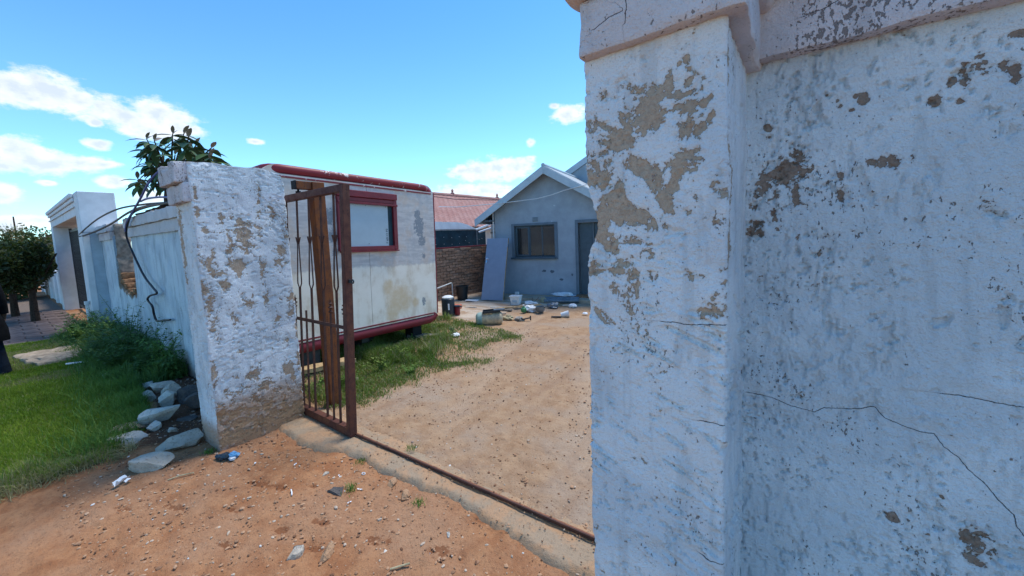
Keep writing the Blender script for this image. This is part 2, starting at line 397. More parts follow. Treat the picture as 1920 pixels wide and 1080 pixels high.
simple('grey_wood', (.27,.235,.20), .9, .15, var=.35, scale=18, bumpd=.004)
simple('pale_wood', (.52,.49,.44), .85, .15, var=.25, scale=12, bumpd=.003)
simple('bark', (.07,.05,.038), .95, .1, var=.4, scale=30, bumpd=.012)
simple('black_rubber', (.010,.011,.014), .75, .25, var=.25, scale=20, bumpd=.002)
simple('cable_black', (.012,.014,.025), .5, .4, var=.2, scale=20, bumpd=.0005)
simple('cable_blue', (.10,.13,.36), .5, .4, var=.2, scale=20, bumpd=.0005)
simple('cable_white', (.62,.66,.68), .5, .4, var=.1, scale=20, bumpd=.0005)
simple('house_paint', (.31,.385,.455), .75, .25, var=.12, scale=3, bumpd=.004)
simple('house_trim', (.13,.185,.235), .65, .3, var=.15, scale=4, bumpd=.002)
simple('house_steel', (.055,.10,.135), .5, .4, var=.15, scale=10, bumpd=.001)
simple('barge_paint', (.43,.53,.60), .7, .25, var=.10, scale=4, bumpd=.002)
simple('roof_sheet', (.40,.44,.46), .6, .35, .2, .15, 4, .001)
simple('door_paint', (.25,.30,.39), .5, .35, var=.08, scale=4, bumpd=.001)
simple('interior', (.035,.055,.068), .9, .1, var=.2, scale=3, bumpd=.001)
simple('carport_board', (.020,.062,.085), .6, .3, var=.35, scale=3, bumpd=.002)
simple('carport_roof', (.88,.90,.91), .45, .4, var=.1, scale=3, bumpd=.001)
simple('stain_dark', (.14,.18,.225), .85, .15, var=.3, scale=25, bumpd=.002)
simple('curtain', (.24,.09,.07), .9, .1, var=.4, scale=8, bumpd=.004)
simple('paper', (.80,.82,.84), .85, .15, var=.08, scale=30, bumpd=.001)
simple('straw', (.50,.42,.26), .9, .1, var=.3, scale=30, bumpd=.002)
simple('mortar', (.22,.17,.14), .95, .1, var=.3, scale=30, bumpd=.006)
simple('tan_enamel', (.60,.47,.29), .55, .35, var=.3, scale=14, bumpd=.003, col2=(.30,.25,.19))
simple('pale_green_enamel', (.30,.42,.37), .5, .35, var=.2, scale=14, bumpd=.002)
simple('flat_rock', (.47,.37,.27), .95, .1, var=.3, scale=12, bumpd=.01)

def rusty(name, base, rust, dark):
    k = NT(name, .6, .35, .15); n = k.noise(14, 7, .65); f = k.noise(70, 4, .6); s = k.noise(1, 5, .6, k.co((60, 60, 4)))
    c = k.mix(k.rng(n, .38, .64), base, rust)
    c = k.mix(k.rng(k.mth('ADD', k.mth('MULTIPLY', f, .5), k.mth('MULTIPLY', s, .5)), .54, .66), c, dark)
    MT[name] = k.out(c, k.rng(n, .3, .7, .75, .5), k.bump(k.mth('ADD', n, k.mth('MULTIPLY', f, .5)), .002, .7))
rusty('gate_rust', (.085,.030,.022), (.125,.042,.024), (.020,.011,.010))
rusty('bar_rust', (.060,.027,.021), (.095,.036,.023), (.016,.011,.010))
rusty('post_rust', (.21,.065,.016), (.12,.036,.014), (.05,.02,.011))

def make_stone(name, a, b, c):
    k = NT(name, .92, .15); n = k.noise(9, 7, .65); f = k.noise(50, 5, .65); r = k.rand()
    col = k.mix(k.rng(n, .32, .68), a, b); col = k.mix(k.rng(f, .55, .72), col, c)
    col = k.mix(k.mth('MULTIPLY', r, .3), col, tuple(x*.6 for x in b))
    MT[name] = k.out(col, None, k.bump(k.mth('ADD', n, k.mth('MULTIPLY', f, .6)), .03, .9))
make_stone('stone_white', (.72,.68,.60), (.56,.52,.45), (.28,.24,.19))
make_stone('stone_buff', (.62,.54,.44), (.47,.40,.32), (.24,.18,.13))
make_stone('stone_dark', (.085,.08,.08), (.14,.12,.11), (.03,.03,.03))
make_stone('stone_earth', (.48,.30,.18), (.36,.20,.11), (.20,.11,.07))

# ground of the street and the yard
k = NT('ground_soil', .95, .12)
yard = k.attr('yard'); soil = k.attr('soil'); lawn = k.attr('lawn'); tone = k.attr('tone')
n0 = k.noise(1.3, 5, .6); n1 = k.noise(7, 7, .65); n2 = k.noise(60, 5, .65); n3 = k.noise(260, 3, .6)
st = k.mix(k.rng(n1, .34, .66), (.43,.215,.105), (.31,.132,.060)); st = k.mix(k.rng(n0, .4, .7), st, (.40,.225,.13))
yd = k.mix(k.rng(n1, .34, .66), (.425,.280,.170), (.335,.203,.116)); yd = k.mix(k.rng(n0, .42, .66), yd, (.37,.275,.20)); yd = k.mix(k.mth('MULTIPLY', k.attr('rut'), .6), yd, (.45,.335,.24)); trk = k.noise(1, 4, .6, k.co((3.2, .35, 1))); yd = k.mix(k.mth('MULTIPLY', k.rng(trk, .5, .68), .5), yd, (.29,.18,.115))
c = k.mix(k.rng(k.mth('ADD', yard, k.mth('MULTIPLY', k.mth('SUBTRACT', n1, .5), .5)), .25, .75), st, yd)
c = k.mix(k.rng(k.mth('ADD', soil, k.mth('MULTIPLY', k.mth('SUBTRACT', n1, .5), .8)), .35, .65), c, (.115,.058,.034))
c = k.mix(k.rng(k.mth('ADD', lawn, k.mth('MULTIPLY', k.mth('SUBTRACT', n1, .5), .6)), .35, .65), c, (.085,.075,.032))
c = k.mix(k.mth('MULTIPLY', k.rng(n2, .53, .68), k.rng(yard, 0., 1., .6, .28)), c, (.20,.095,.052))
c = k.mix(k.mth('MULTIPLY', k.rng(n2, .22, .40, 1., 0.), .35), c, (.60,.43,.29))
c = k.mix(k.mth('MULTIPLY', k.rng(k.mth('ADD', tone, k.mth('MULTIPLY', k.mth('SUBTRACT', n2, .5), 1.4)), .45, .75), .75), c, (.20,.075,.032))
c = k.mix(k.mth('MULTIPLY', k.rng(n3, .55, .7), .35), c, (.26,.14,.08))
MT['ground'] = k.out(c, None, k.bump(k.mth('ADD', k.mth('MULTIPLY', n2, 1.), k.mth('MULTIPLY', n3, .45)), .012, .9))

# worn concrete of the gate threshold and the yard slab, sand blown over it
k = NT('sandy_concrete', .95, .1); n1 = k.noise(4.5, 6, .65); n2 = k.noise(45, 5, .65); n3 = k.noise(240, 3)
c = k.mix(k.rng(n1, .42, .58), (.35,.262,.18), (.43,.265,.155)); c = k.mix(k.rng(n2, .5, .72), c, (.27,.20,.135))
c = k.mix(k.mth('MULTIPLY', k.rng(n3, .55, .72), .4), c, (.22,.16,.11))
MT['sandy_concrete'] = k.out(c, None, k.bump(k.mth('ADD', n2, k.mth('MULTIPLY', n3, .5)), .009, .9))
k = NT('slab_concrete', .95, .1); n1 = k.noise(1, 6, .65, k.co((1.2, 3.5, 1))); n2 = k.noise(30, 5, .65)
c = k.mix(k.rng(n1, .40, .62), (.50,.42,.335), (.37,.245,.16)); c = k.mix(k.mth('MULTIPLY', k.rng(n2, .5, .72), .6), c, (.30,.22,.15))
MT['slab'] = k.out(c, None, k.bump(n2, .008, .8))
k = NT('paver_clay', .95, .1); n1 = k.noise(6, 5, .6); r = k.rand()
c = k.mix(r, (.175,.125,.11), (.27,.20,.175)); c = k.mix(k.rng(n1, .4, .7), c, (.14,.10,.09)); MT['paver'] = k.out(c, None, k.bump(n1, .01, .6))
k = NT('clay_brick', .95, .1); n1 = k.noise(18, 5, .65); r = k.rand()
c = k.mix(r, (.26,.155,.105), (.33,.22,.165)); c = k.mix(k.rng(n1, .45, .75), c, (.15,.10,.08)); MT['brick'] = k.out(c, None, k.bump(n1, .006, .7))

# roof tiles
k = NT('red_tile', .75, .3); n1 = k.noise(2, 5); n2 = k.noise(14, 4)
c = k.mix(k.rng(n1, .35, .68), (.34,.16,.135), (.40,.22,.19)); c = k.mix(k.mth('MULTIPLY', k.rng(n2, .5, .75), .5), c, (.20,.09,.075)); MT['red_tile'] = k.out(c)

# caravan walls: cream paint below a wavy line, scraped primer above
k = NT('caravan_skin', .6, .3)
X, Y, Z = k.xyz()
n1 = k.noise(3.2, 6, .6); n2 = k.noise(16, 6, .65); n3 = k.noise(1, 5, .62, k.co((3, 3, 18))); nv = k.noise(1, 6, .62, k.co((6, 6, 1.5)))
edge = k.mth('ADD', Z, k.mth('ADD', k.mth('MULTIPLY', k.mth('SUBTRACT', n1, .5), .16), k.mth('MULTIPLY', k.mth('SUBTRACT', n2, .5), .06)))
up = k.rng(edge, 1.30, 1.345)
cream = k.mix(k.rng(n1, .4, .7), (.88,.79,.67), (.82,.72,.59))
stain = k.rng(k.mth('ADD', nv, k.mth('MULTIPLY', k.mth('SUBTRACT', n1, .5), .8)), .47, .72)
cream = k.mix(k.mth('MULTIPLY', stain, .6), cream, (.60,.46,.32))
prim = k.mix(k.rng(n3, .40, .62), (.60,.555,.525), (.47,.44,.425)); prim = k.mix(k.mth('MULTIPLY', k.rng(nv, .48, .66), .5), prim, (.40,.39,.395)); prim = k.mix(k.mth('MULTIPLY', k.rng(n1, .46, .64), .75), prim, (.58,.45,.36))
prim = k.mix(k.mth('MULTIPLY', k.rng(n2, .52, .68), .5), prim, (.66,.64,.62))
blue = k.mth('MULTIPLY', k.rng(k.mth('ADD', k.attr('bare'), k.mth('MULTIPLY', k.mth('SUBTRACT', k.noise(26, 5, .7), .5), 1.6)), .50, .58), .85)
c = k.mix(up, cream, prim); c = k.mix(blue, c, (.20,.225,.25))
rs = k.rng(k.mth('ADD', k.attr('rust'), k.mth('MULTIPLY', k.mth('SUBTRACT', n2, .5), .7)), .3, .8)
c = k.mix(k.mth('MULTIPLY', rs, .75), c, (.66,.45,.24))
chip = k.rng(k.noise(9, 4, .6), .73, .745); c = k.mix(chip, c, (.12,.12,.125))
c = k.mix(k.mth('MULTIPLY', k.rng(k.noise(190, 2), .66, .72), .4), c, (.2,.17,.15))
MT['caravan_skin'] = k.out(c, None, k.bump(k.mth('ADD', k.mth('MULTIPLY', n2, .4), k.mth('ADD', up, blue)), .0015, .6))
k = NT('caravan_red', .5, .35); n1 = k.noise(4, 6, .65); n2 = k.noise(11, 7, .72)
c = k.mix(k.rng(n1, .35, .7), (.22,.017,.026), (.18,.024,.03)); Z = k.xyz()[2]
fl = k.mth('MULTIPLY', k.rng(k.mth('ADD', n2, k.mth('MULTIPLY', k.mth('SUBTRACT', n1, .5), .6)), .62, .65), k.rng(Z, 1.0, 2.0))
c = k.mix(fl, c, (.62,.55,.52)); c = k.mix(k.mth('MULTIPLY', k.rng(n2, .60, .75), .5), c, (.16,.02,.025))
MT['caravan_red'] = k.out(c, None, k.bump(n2, .002, .6))

def glass(name, col, rough=.06, trans=.0):
    k = NT(name, rough, .6); k.b.inputs['Transmission Weight'].default_value = trans; MT[name] = k.out(col); return k
glass('window_glass', (.25,.30,.33), .03, .9)
MT['board_blue'] = simple('board_blue', (.42,.51,.56), .5, .3, var=.06, scale=4, bumpd=.0006)
k = NT('car_paint', .15, .6); k.b.inputs['Coat Weight'].default_value = .6; MT['car_black'] = k.out((.006,.007,.010))
glass('car_glass', (.01,.012,.014), .05)
k = NT('lamp_red', .2, .5); MT['lamp_red'] = k.out((.25,.01,.01))

def leafmat(name, a, b, rough=.55, trans=.25, tint=None):
    k = NT(name, rough, .3); r = k.attr('rnd')
    c = k.mix(r, a, b)
    if tint: c = k.mix(k.rng(k.attr('dry'), .4, .6), c, tint)
    k.put(k.b.inputs['Base Color'], c)
    if trans:
        tr = k.n('ShaderNodeBsdfTranslucent'); k.put(tr.inputs[0], k.mix(.5, c, (.20,.26,.03)))
        ms = k.n('ShaderNodeMixShader'); ms.inputs[0].default_value = trans
        o = k.t.nodes['Material Output']; k.t.links.new(k.b.outputs[0], ms.inputs[1]); k.t.links.new(tr.outputs[0], ms.inputs[2]); k.t.links.new(ms.outputs[0], o.inputs[0])
    MT[name] = k.m
leafmat('lawn_blade', (.125,.225,.012), (.265,.365,.035), tint=(.34,.30,.15))
leafmat('yard_blade', (.110,.200,.028), (.225,.300,.065), tint=(.36,.31,.18))
leafmat('weed_leaf', (.045,.120,.030), (.125,.220,.055))
leafmat('bright_leaf', (.09,.19,.03), (.15,.26,.05))
leafmat('tree_leaf', (.010,.026,.010), (.030,.055,.016), trans=.15)
leafmat('hedge_leaf', (.03,.06,.018), (.075,.10,.03), trans=.15, tint=(.16,.12,.05))
leafmat('pink_twig', (.26,.17,.15), (.34,.24,.20), trans=.1)
def objleaf(name, a, b):
    k = NT(name, .45, .4); r = k.rand(); MT[name] = k.out(k.mix(r, a, b))
objleaf('loquat_leaf', (.022,.060,.022), (.060,.115,.034))
objleaf('loquat_young', (.16,.15,.12), (.24,.19,.15))
# ------------------------------------------------------------------ ground
BX = np.array([-30, -9.5, -7.6, -6.2, -5.25, -4.9, -4.6, -4.42]); BY = np.array([1.3, 1.25, 1.02, .90, .80, .68, .55, .42])
def lawn_mask(x, y):
    b = np.interp(x, BX, BY); wob = .10*(vn2(x*5, y*5, 3)-.5)
    front = sstep(-4.38, -4.52, x+wob*1.6-.04*np.sin(y*7)); side = sstep(0.04, -.06, y-b+wob)
    return front*side*sstep(-11.6, -11.3, x)
GX = np.array([1.8, 2.2, 2.56, 2.92, 3.42, 3.96, 4.78, 5.2, 5.5, 5.8]); GE = np.array([-3.62, -3.58, -3.53, -3.48, -3.42, -3.42, -3.52, -4.0, -4.9, -6.3])
def yard_grass_mask(x, y):
    e = np.interp(y, GX, GE); wob = (fbm2(x*2.2, y*2.2, 3, 21)-.5)
    m = sstep(.10, -.30, x-e+wob*.9)*sstep(1.82, 1.95, y)*sstep(5.75, 5.5, y)*sstep(-8.5, -8, x)
    bare = sstep(.55, .66, fbm2(x*1.3+3, y*1.3, 3, 5)+.35*np.exp(-((x+4.75)/.45)**2-((y-4.85)/.35)**2)+.25*np.exp(-((x+4.2)/.5)**2-((y-3.0)/.25)**2))
    return m*(1-.8*bare)
TONE = [(-3.02,.98,.16,.035),(-2.86,1.04,.06,.04),(-2.68,1.18,.07,.03),(-2.30,1.02,.10,.04),(-2.12,.92,.07,.03),(-2.45,.86,.08,.03),(-3.25,.55,.12,.03),(-3.5,.35,.1,.025),(-1.9,1.15,.12,.04),(-2.6,.62,.1,.03),(-1.5,1.3,.1,.05),(-2.9,.75,.09,.02)]
def gz(x, y):
    x = np.asarray(x, float); y = np.asarray(y, float)
    h = .030*(fbm2(x*.9, y*.9, 3, 1)-.5)+.022*(fbm2(x*4, y*4, 3, 2)-.5)
    h = h+.05*lawn_mask(x, y)*(1+.3*(fbm2(x*3, y*3, 2, 8)-.5))
    bed = sstep(0, .15, y-np.interp(x, BX, BY))*sstep(1.45, 1.3, y)*sstep(-4.2, -4.45, x)*sstep(-12, -10, x)
    h = h+.07*bed
    return h*sstep(60, 20, np.hypot(x, y))
def gz1(x, y): return float(gz(np.array([x]), np.array([y]))[0])
def axis(*segs):
    a = []
    for (p, q, st) in segs: a += list(np.arange(p, q-1e-9, st))
    a.append(segs[-1][1]); return np.array(a)
xs = axis((-400,-60,40),(-60,-20,4),(-20,-9,.25),(-9,-5.6,.05),(-5.6,.3,.016),(.3,3,.2),(3,30,3),(30,400,40))
ys = axis((-400,-40,40),(-40,-4,3),(-4,-.5,.2),(-.5,2.5,.016),(2.5,9.2,.045),(9.2,20,.5),(20,60,4),(60,400,40))
GXX, GYY = np.meshgrid(xs, ys, indexing='ij'); gx, gy = GXX.ravel(), GYY.ravel()
near = sstep(9, 3, np.hypot(gx+2.5, gy-1.5))
lm = lawn_mask(gx, gy)
hz = gz(gx, gy)+near*(1-lm)*(.018*(fbm2(gx*13, gy*13, 4, 31)-.5)+.014*(fbm2(gx*34, gy*34, 2, 33)-.5))
tn = np.zeros_like(gx)
for (a, b, ra, rb) in TONE:
    dx, dy = gx-a, gy-b; u = dx*.94+dy*.34; w = -dx*.34+dy*.94
    tn = np.maximum(tn, np.clip(1.25-np.hypot(u/ra, w/rb)+(vn2(gx*40, gy*40, 6)-.5)*1.1, 0, 1))
hz = hz-.010*tn*near
dl = (gx+1.55)*.924+(gy-1.9)*.383; dl2 = dl+.12*(fbm2(gx*.7, gy*.7, 2, 43)-.5)
rut = (np.exp(-((dl2+.75)/.14)**2)+np.exp(-((dl2-.55)/.14)**2))*sstep(1.9, 2.6, gy)*(.5+.5*fbm2(gx*3, gy*3, 2, 44))
hz = hz-.014*rut
yardm = sstep(1.55, 1.95, gy+.12*(fbm2(gx*2, gy*2, 2, 41)-.5))
soilm = sstep(0, .12, gy-np.interp(gx, BX, BY))*sstep(1.5, 1.35, gy)*sstep(-4.2, -4.5, gx)*sstep(-11, -9, gx)
lawnm = np.maximum(lm, .55*yard_grass_mask(gx, gy))
g = me_np('ground', np.stack([gx, gy, hz], -1), grid_faces(len(xs), len(ys)), dict(yard=yardm, soil=soilm, lawn=lawnm, tone=tn, rut=np.clip(rut, 0, 1)))
tag(obj('ground', g, MT['ground']), kind='structure')

# ------------------------------------------------------------------ threshold and rail
tx = np.arange(-3.9, .35, .016); ty = np.arange(1.15, 2.06, .014); A, B = np.meshgrid(tx, ty, indexing='ij'); A, B = A.ravel(), B.ravel()
oe = np.interp(A, [-3.9,-3.4,-3.13,-2.9,-2.56,-2.16,-1.75,-1.26,-.89,0], [1.40,1.36,1.40,1.52,1.54,1.55,1.60,1.56,1.55,1.55])+.05*(fbm2(A*5, B*3, 3, 51)-.5)+.035*(vn2(A*17, B*3, 52)-.5)
ie = 1.90+.10*(fbm2(A*3, B*2, 3, 53)-.5)
hh = .030*sstep(0, .05, B-oe)-.085*sstep(.02, -.05, B-oe)-.06*sstep(-.25, .18, B-ie)+.012*(fbm2(A*7, B*7, 3, 54)-.5)+.008*(fbm2(A*30, B*30, 2, 55)-.5)
hh = hh+.012*np.exp(-((A+3.25)/.3)**2-((B-1.48)/.10)**2)
th = me_np('threshold', np.stack([A, B, hh], -1), grid_faces(len(tx), len(ty)))
tag(obj('concrete_threshold', th, MT['sandy_concrete']), kind='structure')
rail = thing('gate_rail', 'thin rusty steel rail set in the concrete strip across the gateway', 'rail', (-3, 1.70, 0))
RL = MB(); RL.bar((-1.5,-.055,.042),(2.9,.105,.042),.013,.022); RL.build('rail_bar', MT['bar_rust'], rail, bevel=.004)
RL = MB(); RL.bar((-1.5,-.033,.028),(2.9,.127,.028),.03,.006); RL.build('rail_foot', MT['iron'], rail)

# ------------------------------------------------------------------ plastered walls and pillars
def blobs(U, Z, lst, floor=-.9):
    f = np.full(U.shape, floor)
    for (a, b, ra, rb) in lst:
        f = np.maximum(f, 1.05-.75*np.hypot((U-a)/(ra*1.05), (Z-b)/(rb*1.05)))
    return np.clip(f, floor, .72)
def cracks(U, Z, lines):
    best = np.full(U.shape, 9.); sgn = np.ones(U.shape)
    for ln in lines:
        for (a, b), (c, d) in zip(ln[:-1], ln[1:]):
            ex, ez = c-a, d-b; L2 = ex*ex+ez*ez; t = ((U-a)*ex+(Z-b)*ez)/L2; tc_ = np.clip(t, 0, 1)
            px, pz = U-a-tc_*ex, Z-b-tc_*ez; dd = np.hypot(px, pz); s = np.sign(ex*pz-ez*px)
            up = dd < best; best = np.where(up, dd, best); sgn = np.where(up, s, sgn)
    return best*sgn
def skin(x0, x1, y0, y1, zs, steps, r=.012):
    """points round a rectangular shaft: front, right, back, left"""
    per = []; cn = [((x0,y0),(x1,y0),(0,-1)), ((x1,y0),(x1,y1),(1,0)), ((x1,y1),(x0,y1),(0,1)), ((x0,y1),(x0,y0),(-1,0))]
    for i, (p, q, nn) in enumerate(cn):
        L = math.hypot(q[0]-p[0], q[1]-p[1]); d = ((q[0]-p[0])/L, (q[1]-p[1])/L); n = max(2, int((L-2*r)/steps[i]))
        for t in np.linspace(r, L-r, n): per.append((p[0]+d[0]*t, p[1]+d[1]*t, nn[0], nn[1], i))
        for a in (.25, .5, .75):
            ang = a*math.pi/2; nx = nn[0]*math.cos(ang)+d[0]*math.sin(ang); ny = nn[1]*math.cos(ang)+d[1]*math.sin(ang)
            cx, cy = q[0]-d[0]*r-nn[0]*r, q[1]-d[1]*r-nn[1]*r
            per.append((cx+nx*r, cy+ny*r, nx, ny, i+.5))
    per = np.array(per); n = len(per); m = len(zs)
    P = np.repeat(per[:, None, :], m, 1); Z = np.repeat(zs[None, :], n, 0)
    return P.reshape(-1, 5), Z.ravel(), grid_faces(n, m, True)

PIL = [(-.296,1.965,.047,.052),(-.316,1.934,.05,.033),(-.271,2.005,.024,.022),(-.185,1.967,.042,.03),(-.196,1.929,.028,.028),(-.236,2.026,.009,.023),(-.227,2.001,.014,.009),(-.153,1.977,.014,.016),(-.349,1.925,.029,.026),(-.148,1.942,.01,.018),(-.196,1.844,.037,.031),(-.218,1.857,.032,.022),(-.174,1.85,.017,.03),(-.297,1.845,.04,.033),(-.33,1.86,.024,.026),(-.272,1.814,.032,.028),(-.372,1.799,.041,.04),(-.352,1.751,.046,.024),(-.242,1.768,.026,.049),(-.254,1.712,.036,.023),(-.248,1.75,.024,.045),(-.41,1.692,.032,.036),(-.387,1.746,.028,.027),(-.305,1.734,.031,.021),(-.325,1.676,.045,.016),(-.136,1.716,.011,.014),(-.389,1.65,.023,.036),(-.42,1.607,.018,.034),(-.196,1.734,.009,.01),(-.224,1.648,.016,.02),(-.361,1.608,.022,.028),(-.286,1.636,.018,.016),(-.213,1.541,.012,.015),(-.376,1.552,.014,.022),(-.228,1.527,.012,.015),(-.396,2.041,.014,.018),(-.196,2.027,.009,.009),(-.44,1.72,.02,.06)]
WALL = [(-.002,1.876,.03,.029),(-.044,1.838,.032,.024),(-.062,1.817,.023,.033),(-.049,1.786,.018,.021),(.011,1.848,.021,.012),(-.052,1.74,.009,.027),(-.098,1.754,.009,.009),(-.08,1.707,.018,.009),(-.102,1.681,.009,.011),(-.077,1.677,.008,.008),(.193,1.841,.017,.012),(.149,1.849,.008,.008),(.161,1.846,.005,.004),(.327,2.032,.019,.016),(.351,2.028,.018,.009),(.308,2.008,.009,.014),(.262,1.976,.009,.011),(.3,1.966,.007,.011),(.286,2.011,.006,.008),(.378,2.016,.007,.008),(.379,2.085,.009,.007),(.136,2.004,.007,.012),(.114,1.983,.006,.005),(.379,1.989,.006,.009),(.098,1.816,.005,.011),(.098,1.768,.005,.014),(.003,1.776,.007,.018),(.144,1.767,.008,.005),(.229,1.855,.005,.013),(.207,2.14,.008,.004),(-.034,1.686,.006,.006),(.057,1.617,.006,.007),(.011,1.662,.005,.009),(.377,.899,.016,.03),(.353,.913,.012,.011),(.39,.892,.013,.019),(.229,.914,.009,.015),(.293,.897,.007,.006),(.311,1.01,.004,.006),(-.064,1.948,.006,.006),(-.065,1.975,.008,.007),(.09,2.001,.005,.004),(.121,2.018,.004,.004),(.085,2.013,.004,.004),(.063,2.032,.004,.004),(.166,2.007,.005,.006)]
CRW = [[(-.106,1.187),(-.042,1.185),(.001,1.17),(.06,1.164),(.08,1.181),(.141,1.193),(.183,1.208),(.204,1.183),(.234,1.173),(.263,1.166),(.293,1.166),(.31,1.138),(.337,1.117),(.351,1.094),(.382,1.065),(.399,1.038),(.425,1.009),(.43,.985),(.442,.964),(.474,.934),(.60,.85)],
       [(.3,1.272),(.33,1.273),(.356,1.272),(.396,1.268),(.427,1.269),(.478,1.267),(.7,1.25)]]
CRP = [[(-.255,1.476),(-.225,1.477),(-.195,1.474),(-.139,1.48),(-.100,1.481)],[(-.17,1.246),(-.132,1.248),(-.10,1.241)],[(-.169,.904),(-.129,.903),(-.10,.905)]]

PIL = [(a, b, ra*.86, rb*.86) for (a, b, ra, rb) in PIL]
# right-hand gate pillar, close to the camera
zs = np.concatenate([np.arange(-.1, .6, .02), np.arange(.6, 2.16, .0034)])
P, Z, Fq = skin(-.452, -.117, .95, 1.64, zs, (.0034, .012, .05, .03))
X, Y, NX, NY, FI = P.T
front = (FI < .6) | (FI > 3.4); U = np.where(front, X, X+Y-.95)
fr_ = 4.2*(wf2(U, Z, 22, 19, 5, 60, .72)-.5)
pe = np.maximum(blobs(U, Z, PIL), -.62+.40*sstep(1.30, 1.62, Z)*sstep(2.12, 2.0, Z))+fr_
sidep = np.maximum(-.6, .75-np.abs((Y-.972-.03*(vn2(Z*9, Z*0, 3)-.5))/.020)*.9)*sstep(1.45, 1.65, Z)-.5*(1-sstep(1.45, 1.65, Z))+1.6*(wf2(Y, Z, 40, 9, 4, 59)-.5)
pe = np.where((FI >= .9) & (FI <= 1.1), sidep, pe)
h = .007*(fbm2(U*5, Z*5, 3, 61)-.5)*2+.0030*(fbm2(U*22, Z*20, 3, 62)-.5)*2+.0016*(fbm2(U*80, Z*80, 2, 62)-.5)*2
a1 = (U*.94+Z*-.34); a2 = (Z*.94+U*.34)
gq = wf2(a1, a2, 11, 46, 4, 63, .55, .5); zone = sstep(.42, .6, wf2(U, Z, 7, 8, 2, 64))*sstep(1.85, 1.35, Z)
gouge = sstep(.56, .68, gq)*zone
h = h-.0075*gouge+.0045*sstep(.50, .56, gq)*(1-sstep(.56, .60, gq))*zone
pits = sstep(.66, .74, wf2(U, Z, 60, 55, 3, 65))*sstep(.40, .6, wf2(U, Z, 8, 8, 2, 66)); h = h-.006*pits
ver = sstep(.56, .68, wf2(U, Z, 55, 14, 4, 67))*sstep(.45, .6, vn2(U*6, Z*5, 68))*sstep(1.3, 1.6, Z); h = h-.003*ver
h = h-.0026*sstep(.25, .5, pe)
h = np.where(front | (FI < 1.2), h, h*.6)
ct = cracks(U, Z, CRP); ct = np.where(FI < .9, ct, 9.); h = np.where(FI < 1., h, h)
x2 = X+NX*h; y2 = Y+NY*h
ez = np.interp(Z, [.5,.69,.73,.80,.83,.89,1.15,1.46,1.62,1.65,1.69,1.73,1.77,1.79,1.835,1.96,2.12], [-.455,-.455,-.450,-.442,-.449,-.458,-.454,-.450,-.447,-.440,-.421,-.418,-.425,-.438,-.449,-.447,-.445])
ez = ez+.007*(vn2(Z*38, Z*0, 74)-.5)+.005*(vn2(Z*110, Z*0, 75)-.5)
x2 = np.maximum(x2, ez+.014*sstep(1.0, 1.35, y2)*0)
pr = thing('gate_pillar', 'tall peeling blue-white plaster gate pillar nearest the camera with bare cement patches', 'pillar', (-.285, .95, 0))
V = np.stack([x2+.285, y2-.95, Z], -1)
obj('shaft', me_np('shaft', V, Fq, dict(peel=pe, crack=ct, dirt=np.zeros(len(Z)), **surf(U, Z, 500))), MT['pillar_r'], pr)
def rbox(name, a, b, mat, parent, org, step=.02, amp=.004, freq=14, seed=1, peelv=-.4, chip=0., rd=.008, dirt=0., crack=None):
    V, Fq = rough_box(a, b, step, amp, freq, seed, rd, chip)
    n = len(V); q1, q2 = V[:, 0]+V[:, 1]*.7, V[:, 2]+V[:, 1]*.7; pv = peelv+2.6*(wf2(q1, q2, 14, 16, 4, seed+40, .62)-.5)
    c = np.full(n, 9.) if crack is None else cracks(V[:, 0], V[:, 2], crack)
    return obj(name, me_np(name, V-np.array(org), Fq, dict(peel=pv, crack=c, dirt=np.full(n, dirt), **surf(q1, q2, seed+600, (12, 6))), True), mat, parent)
rbox('cap_lower', (-.4465,.918,2.136), (-.084,1.665,2.272), MT['coping_clean'], pr, (-.285,.95,0), .008, .003, 14, 3, -.42, .010, crack=[[(-.40,2.19),(-.36,2.205),(-.33,2.205)],[(-.325,2.245),(-.32,2.21),(-.325,2.18)]])
rbox('cap_upper', (-.470,.885,2.270), (-.055,1.69,2.42), MT['coping_clean'], pr, (-.285,.95,0), .014, .003, 14, 5, -.42, .010)

# right-hand wall
wx = np.concatenate([np.arange(-.13, .56, .0034), np.arange(.56, 1.0, .012), np.arange(1.0, 4.05, .06)]); wz = np.concatenate([np.arange(-.1, .62, .025), np.arange(.62, 2.20, .0034)])
A, B = np.meshgrid(wx, wz, indexing='ij'); U, Z = A.ravel(), B.ravel()
fr_ = 3.6*(wf2(U, Z, 30, 27, 5, 81, .72)-.5)
pe = np.maximum(blobs(U, Z, WALL), -.80+.30*np.exp(-((U+.02)/.16)**2-((Z-1.68)/.25)**2))+fr_
h = .005*(fbm2(U*4, Z*4, 3, 82)-.5)*2+.0022*(fbm2(U*30, Z*24, 3, 83)-.5)*2+.0018*(fbm2(U*85, Z*75, 2, 82)-.5)*2
def vst(sx, sz, seed): return fbm2(U*sx+.5*(vn2(U*7, Z*5, seed+1)-.5), Z*sz+.8*(vn2(U*14, Z*9, seed+2)-.5), 4, seed, .6)
zn = sstep(.40, .60, fbm2(U*7, Z*5, 3, 85)); s1 = vst(62, 17, 84); d1 = sstep(.57, .66, s1)*zn
s2 = vst(34, 22, 86); zn2 = sstep(.46, .62, fbm2(U*5+9, Z*5, 3, 87)); d2 = sstep(.60, .68, s2)*zn2
d3 = sstep(.66, .72, fbm2(U*85, Z*75, 3, 88))*sstep(.42, .6, fbm2(U*7, Z*7, 2, 89))
h = h-.0055*d1-.0070*d2-.007*d3+.0025*sstep(.53, .60, s2)*(1-d2)*zn2
h = h-.0024*sstep(.25, .5, pe); dents = np.clip(.45*d1+.5*d2+.9*d3, 0, 1)
ct = cracks(U, Z, CRW)
h = h+.004*sstep(.0, .05, ct)*sstep(.1, .02, np.abs(ct))*(ct < 1)
